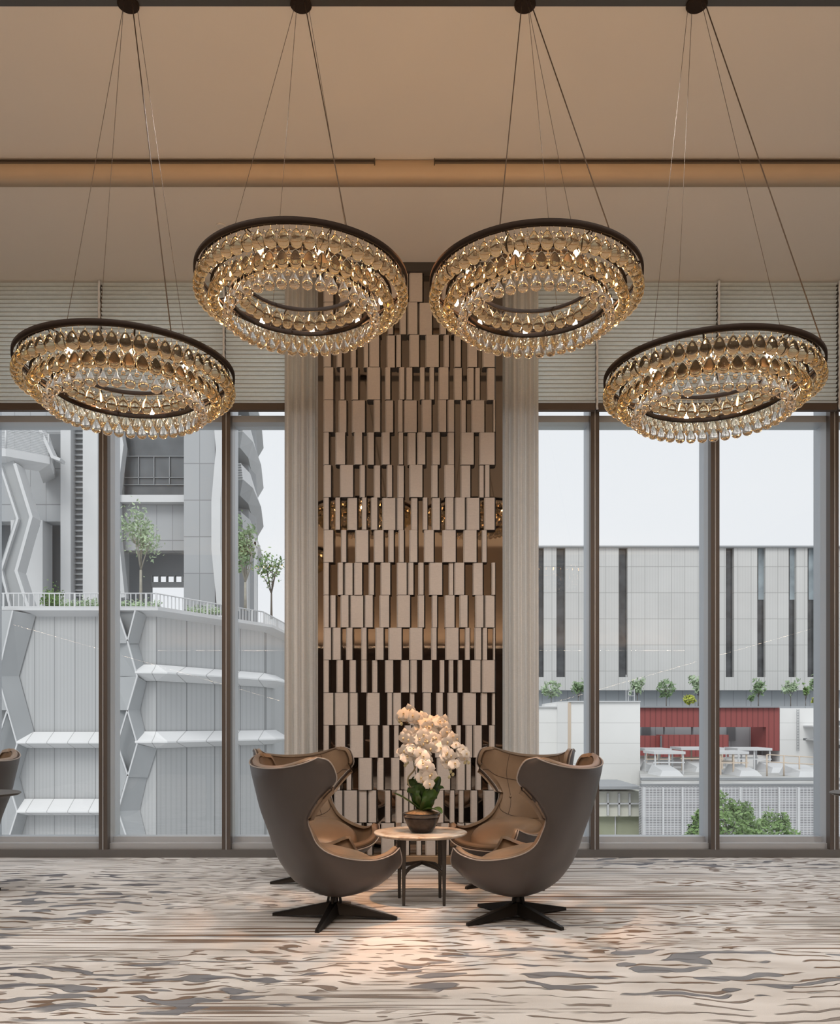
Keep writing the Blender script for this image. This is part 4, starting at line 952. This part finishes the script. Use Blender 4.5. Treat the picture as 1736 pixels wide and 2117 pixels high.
# ---- roof terrace trees in front of it
for i, (x, y, h, w_, lm, n, lab) in enumerate((
    (1139, 1458, 50, 40, 'tleaf2', 260, 'round yellowish roof tree beside the curtain'), (1195, 1452, 44, 30, 'tleaf', 240, 'green roof tree just before the first window frame beside the curtain'),
    (1317, 1455, 60, 34, 'tleaf2', 260, 'roof tree behind the small white ladder frame'), (1377, 1455, 52, 36, 'tleaf', 260, 'roof tree alone above the red building, between ladder and yellow shrub'),
    (1443, 1462, 64, 38, 'tleaf2', 300, 'taller roof tree beside the yellow shrub near the window frame'), (1567, 1450, 46, 30, 'tleaf', 220, 'small roof tree over the far end of the red building'),
    (1634, 1462, 58, 42, 'tleaf2', 280, 'broad roof tree over the red and white building joint'), (1684, 1455, 68, 34, 'tleaf', 280, 'tallest narrow roof tree above the white building'), (1552, 1462, 26, 14, 'tleaf', 90, 'little roof bush below the small tree by the window frame'))):
    h += 1462-y; y = 1462
    tree('roof_tree', lab, x, y, 57, h, w_, lm, n, 4.2, 'roof trees in front of the far facade', trunk=0.35, seed=30+i, dense=i in (0, 3), barkm='dbark')
for (x, y, lab) in ((1425, 1458, 'yellow-green round shrub on the roof beside the taller roof tree'), (1690, 1466, 'yellow-green round shrub below the tallest roof tree')):
    tree('yellow_shrub', lab, x, 1460, 56, 24, 22, 'yleaf', 220, 3.6, 'yellow shrubs', trunk=0.15, seed=x, dense=True, cat='shrub', barkm='dbark')
tree('dark_shrub', 'dark upright plant on the white building roof beside the tallest roof tree', 1665, 1459, 55, 47, 12, 'dleaf', 120, 4, trunk=0.2, seed=77, cat='shrub', barkm='dbark')
m = MB()
for dy in (1428, 1438, 1449): pbox(m, 1298, dy, 1311, dy+1.2, 54, 0.05)
for x in (1298, 1310.5): pbox(m, x, 1424, x+1.4, 1452, 54, 0.08)
pbox(m, 1293.3, 1395, 1294.6, 1452, 54, 0.05)
for x in (1297.5,): pbox(m, x, 1412, x+1.2, 1430, 54, 0.05)
o = m.build('roof_ladder', EX['white']); tag(o, 'small white ladder frame and mast on the white building roof', 'ladder')
# ---- white plant-room building
WB = thing('white_building', 'plain white boxy building in front of the far facade, next to the curtain', 'building', (14, 40, -13))
m = MB(); A = W2(1176, 1450, 40); m.plan([line_x(1152, 40.8), line_x(1176, 40), line_x(1323, 40), (line_x(1323, 40)[0], 46), (line_x(1152, 40.8)[0], 46)], -13, A.z); epart(m, 'wall', EX['wbox'], WB)
m = MB(); pbox(m, 1040, 1461, 1153, 2200, 41, 4); epart(m, 'side_block', EX['wbox'], WB)
m = MB(); pbox(m, 1174, 1452, 1180, 1640, 39.95, 0.08); epart(m, 'downpipe', EX['tanp'], WB)
m = MB(); pbox(m, 1112, 1460, 1153, 1462.5, 40.9, 0.3); pbox(m, 1176, 1449, 1324, 1451.5, 39.9, 0.3); epart(m, 'coping', EX['white'], WB)
# ---- red building
RB = thing('red_building', 'low building clad in dark red ribbed metal with a long recessed opening', 'building', (17, 48, -13)); D = 48
m = MB(); pbox(m, 1290, 1463, 1611, 1503, D, 0.5); pbox(m, 1583, 1503, 1611, 1552, D, 3); pbox(m, 1290, 1521, 1366, 1562, D, 1); pbox(m, 1366, 1519, 1506, 1565, D-0.4, 1); epart(m, 'red_cladding', EX['red'], RB)
m = MB(); pbox(m, 1290, 1503, 1574, 1562, D+2.2, 0.2); epart(m, 'inner_wall', EX['inner'], RB)
m = MB(); pbox(m, 1290, 1460, 1611, 1463, D-0.2, 0.9); epart(m, 'roof_edge', EX['tgrey'], RB)
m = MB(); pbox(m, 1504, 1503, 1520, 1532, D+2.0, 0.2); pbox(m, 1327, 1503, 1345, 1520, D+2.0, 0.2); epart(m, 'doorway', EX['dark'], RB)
m = MB()
for x in (1372, 1430): pbox(m, x, 1503, x+2, 1520, D+0.3, 0.15)
pbox(m, 1365, 1521, 1368, 1545, D-0.5, 0.1); epart(m, 'post', EX['dark'], RB)
m = MB(); pbox(m, 1290, 1562, 1590, 1900, D+0.5, 3); epart(m, 'lower_wall', EX['wbox'], RB)
# ---- white building at the far end
WE = thing('white_end_building', 'white building with wall ladder and dark slots beside the red building', 'building', (20, 48, -13)); D = 48
m = MB(); pbox(m, 1611.5, 1464, 1820, 1620, D, 4); epart(m, 'wall', EX['wbox'], WE)
m = MB(); pbox(m, 1686, 1490, 1760, 1500, D-0.02, 0.1); pbox(m, 1686, 1540, 1760, 1547, D-0.02, 0.1); pbox(m, 1660, 1526, 1668, 1530, D-0.02, 0.1); epart(m, 'slot', EX['dark'], WE)
m = MB()
for x in (1647, 1651): pbox(m, x, 1466, x+0.6, 1552, D-0.15, 0.03)
for k in range(15): pbox(m, 1647, 1468+k*5.6, 1651.6, 1468.8+k*5.6, D-0.15, 0.03)
epart(m, 'wall_ladder', EX['tgrey'], WE)
m = MB(); pbox(m, 1680, 1500, 1760, 1503, D-1.2, 1.2); pbox(m, 1690, 1528, 1760, 1531, D-1.5, 1.5); epart(m, 'canopy', EX['white'], WE)
# ---- roof deck with white frames
zr = W2(0, 1622, 31).z
RF = thing('roof_deck', 'flat grey roof carrying white frames, above the perforated screen wall', 'roof', (18, 31, -13))
m = MB(); m.plan([line_x(1326, 31), line_x(1850, 31), (34, 44), (line_x(1326, 31)[0]+3.2, 44)], -13.0, zr); epart(m, 'roof_slab', EX['roofg'], RF)
m = MB(); pbox(m, 1326, 1608, 1850, 1613, 33, 0.2); pbox(m, 1326, 1621, 1850, 1627, 30.9, 0.25); epart(m, 'roof_kerb', EX['tgrey'], RF)
m = MB()
for (x, y, D_, w_) in ((1372, 1590, 37.0, 48), (1530, 1590, 37.0, 46), (1655, 1592, 36.5, 60), (1450, 1578, 40, 60), (1600, 1580, 39.5, 56), (1345, 1580, 40, 30)):
    p = W2(x, y, D_); ww = w_*D_/FPX
    m.prism([(p.x-ww/2, D_-1.2, zr), (p.x+ww/2, D_-1.2, zr), (p.x+ww/2, D_+0.8, zr), (p.x-ww/2, D_+0.8, zr)], [(p.x-ww/2+.15, D_-1.0, zr+0.22), (p.x+ww/2-.15, D_-1.0, zr+0.22), (p.x+ww/2-.15, D_+0.6, zr+0.42), (p.x-ww/2+.15, D_+0.6, zr+0.42)])
epart(m, 'skylight', EX['white'], RF)
PG = [(1350, 1549, 41, 54, 'behind the white building corner'), (1372, 1555, 38.2, 64, 'nearest to the white building'), (1440, 1547, 41, 88, 'tan-posted one below the red cladding before the window frame'), (1545, 1548, 40.5, 70, 'below the red building end'), (1502, 1555, 37.6, 60, 'lower one just beyond the window frame')]
for i, (x, y, D_, w_, lab) in enumerate(PG):
    p = W2(x, y, D_); ww = w_*D_/FPX/2; t = thing('pergola', 'white flat-roofed rooftop frame, '+lab, 'pergola', (p.x, D_, zr), 0, 'white frames on the grey roof'); hh = p.z-zr
    MB().box(-ww, ww, -0.9, 0.9, hh-0.06, hh+0.06).build('roof_panel', EX['white'], t)
    pm = MB(); nx = max(2, int(ww/0.45))
    for k in range(nx+1):
        for yy in (-0.8, 0.8): pm.box(-ww+0.05+k*(2*ww-0.16)/nx, -ww+0.11+k*(2*ww-0.16)/nx, yy-0.03, yy+0.03, 0, hh-0.05)
    for yy in (-0.8, 0.8): pm.box(-ww, ww, yy-0.02, yy+0.02, hh*0.52, hh*0.52+0.05)
    pm.build('post_frame', EX['tanp'] if i in (0, 2, 4) else EX['white'], t)
hr = [((1585, 1560), 36), ((1620, 1562), 36), ((1652, 1564), 36), ((1694, 1566), 36)]
m = MB(); ps = [W2(x, y, D_) for (x, y), D_ in hr]
for p in ps: m.tube([(p.x, p.y, zr), tuple(p)], 0.03, 6)
for dz in (0, 0.3): m.tube([(p.x, p.y, p.z-dz) for p in ps], 0.022, 6)
tag(m.build('roof_handrail', EX['tanp']), 'thin rooftop handrail running from the frames toward the white end building', 'handrail')
# ---- perforated screen wall, cream annex, big tree
SC = thing('screen_wall', 'long grey perforated screen wall with thin posts behind the big tree', 'screen wall', (17, 30, -13)); D = 30
m = MB(); pbox(m, 1326, 1628, 1850, 2000, D, 0.4); epart(m, 'perforated_panel', EX['louvre'], SC)
m = MB()
for x in range(1331, 1850, 40): pbox(m, x-1.8, 1628, x+1.8, 2000, D-0.08, 0.1)
epart(m, 'post', EX['silver'] if 'silver' in EX else EX['white'], SC)
CA = thing('cream_annex', 'low cream annex with pale olive lower wall below the white building', 'building', (8, 33, -13)); D = 33
m = MB(); pbox(m, 1100, 1686, 1322, 2000, D, 3); epart(m, 'lower_wall', EX['olive'], CA)
m = MB(); pbox(m, 1100, 1636, 1326, 1688, D-0.3, 3); epart(m, 'upper_band', EX['cream'], CA)
m = MB()
for x in (1230, 1255, 1278, 1300): pbox(m, x, 1640, x+3.5, 1686, D-0.45, 0.2)
pbox(m, 1100, 1660, 1322, 1663, D-0.45, 0.2); pbox(m, 1271, 1688, 1273, 1750, D-0.1, 0.2); epart(m, 'band_rib', EX['white'], CA)
m = MB(); pbox(m, 1100, 1626, 1326, 1632, D-0.9, 4); epart(m, 'roof_edge', EX['tgrey'], CA)
tree('large_tree', 'dense leafy green tree in front of the perforated screen wall', 1498, 1890, 21.4, 240, 164, 'dleaf', 6500, 5.2, trunk=0.18, seed=21, dense=True)
tree('large_tree', 'smaller leafy crown beside the dense tree, at its outer side', 1602, 1890, 23.4, 212, 96, 'dleaf', 3000, 5.2, trunk=0.18, seed=22, dense=True)
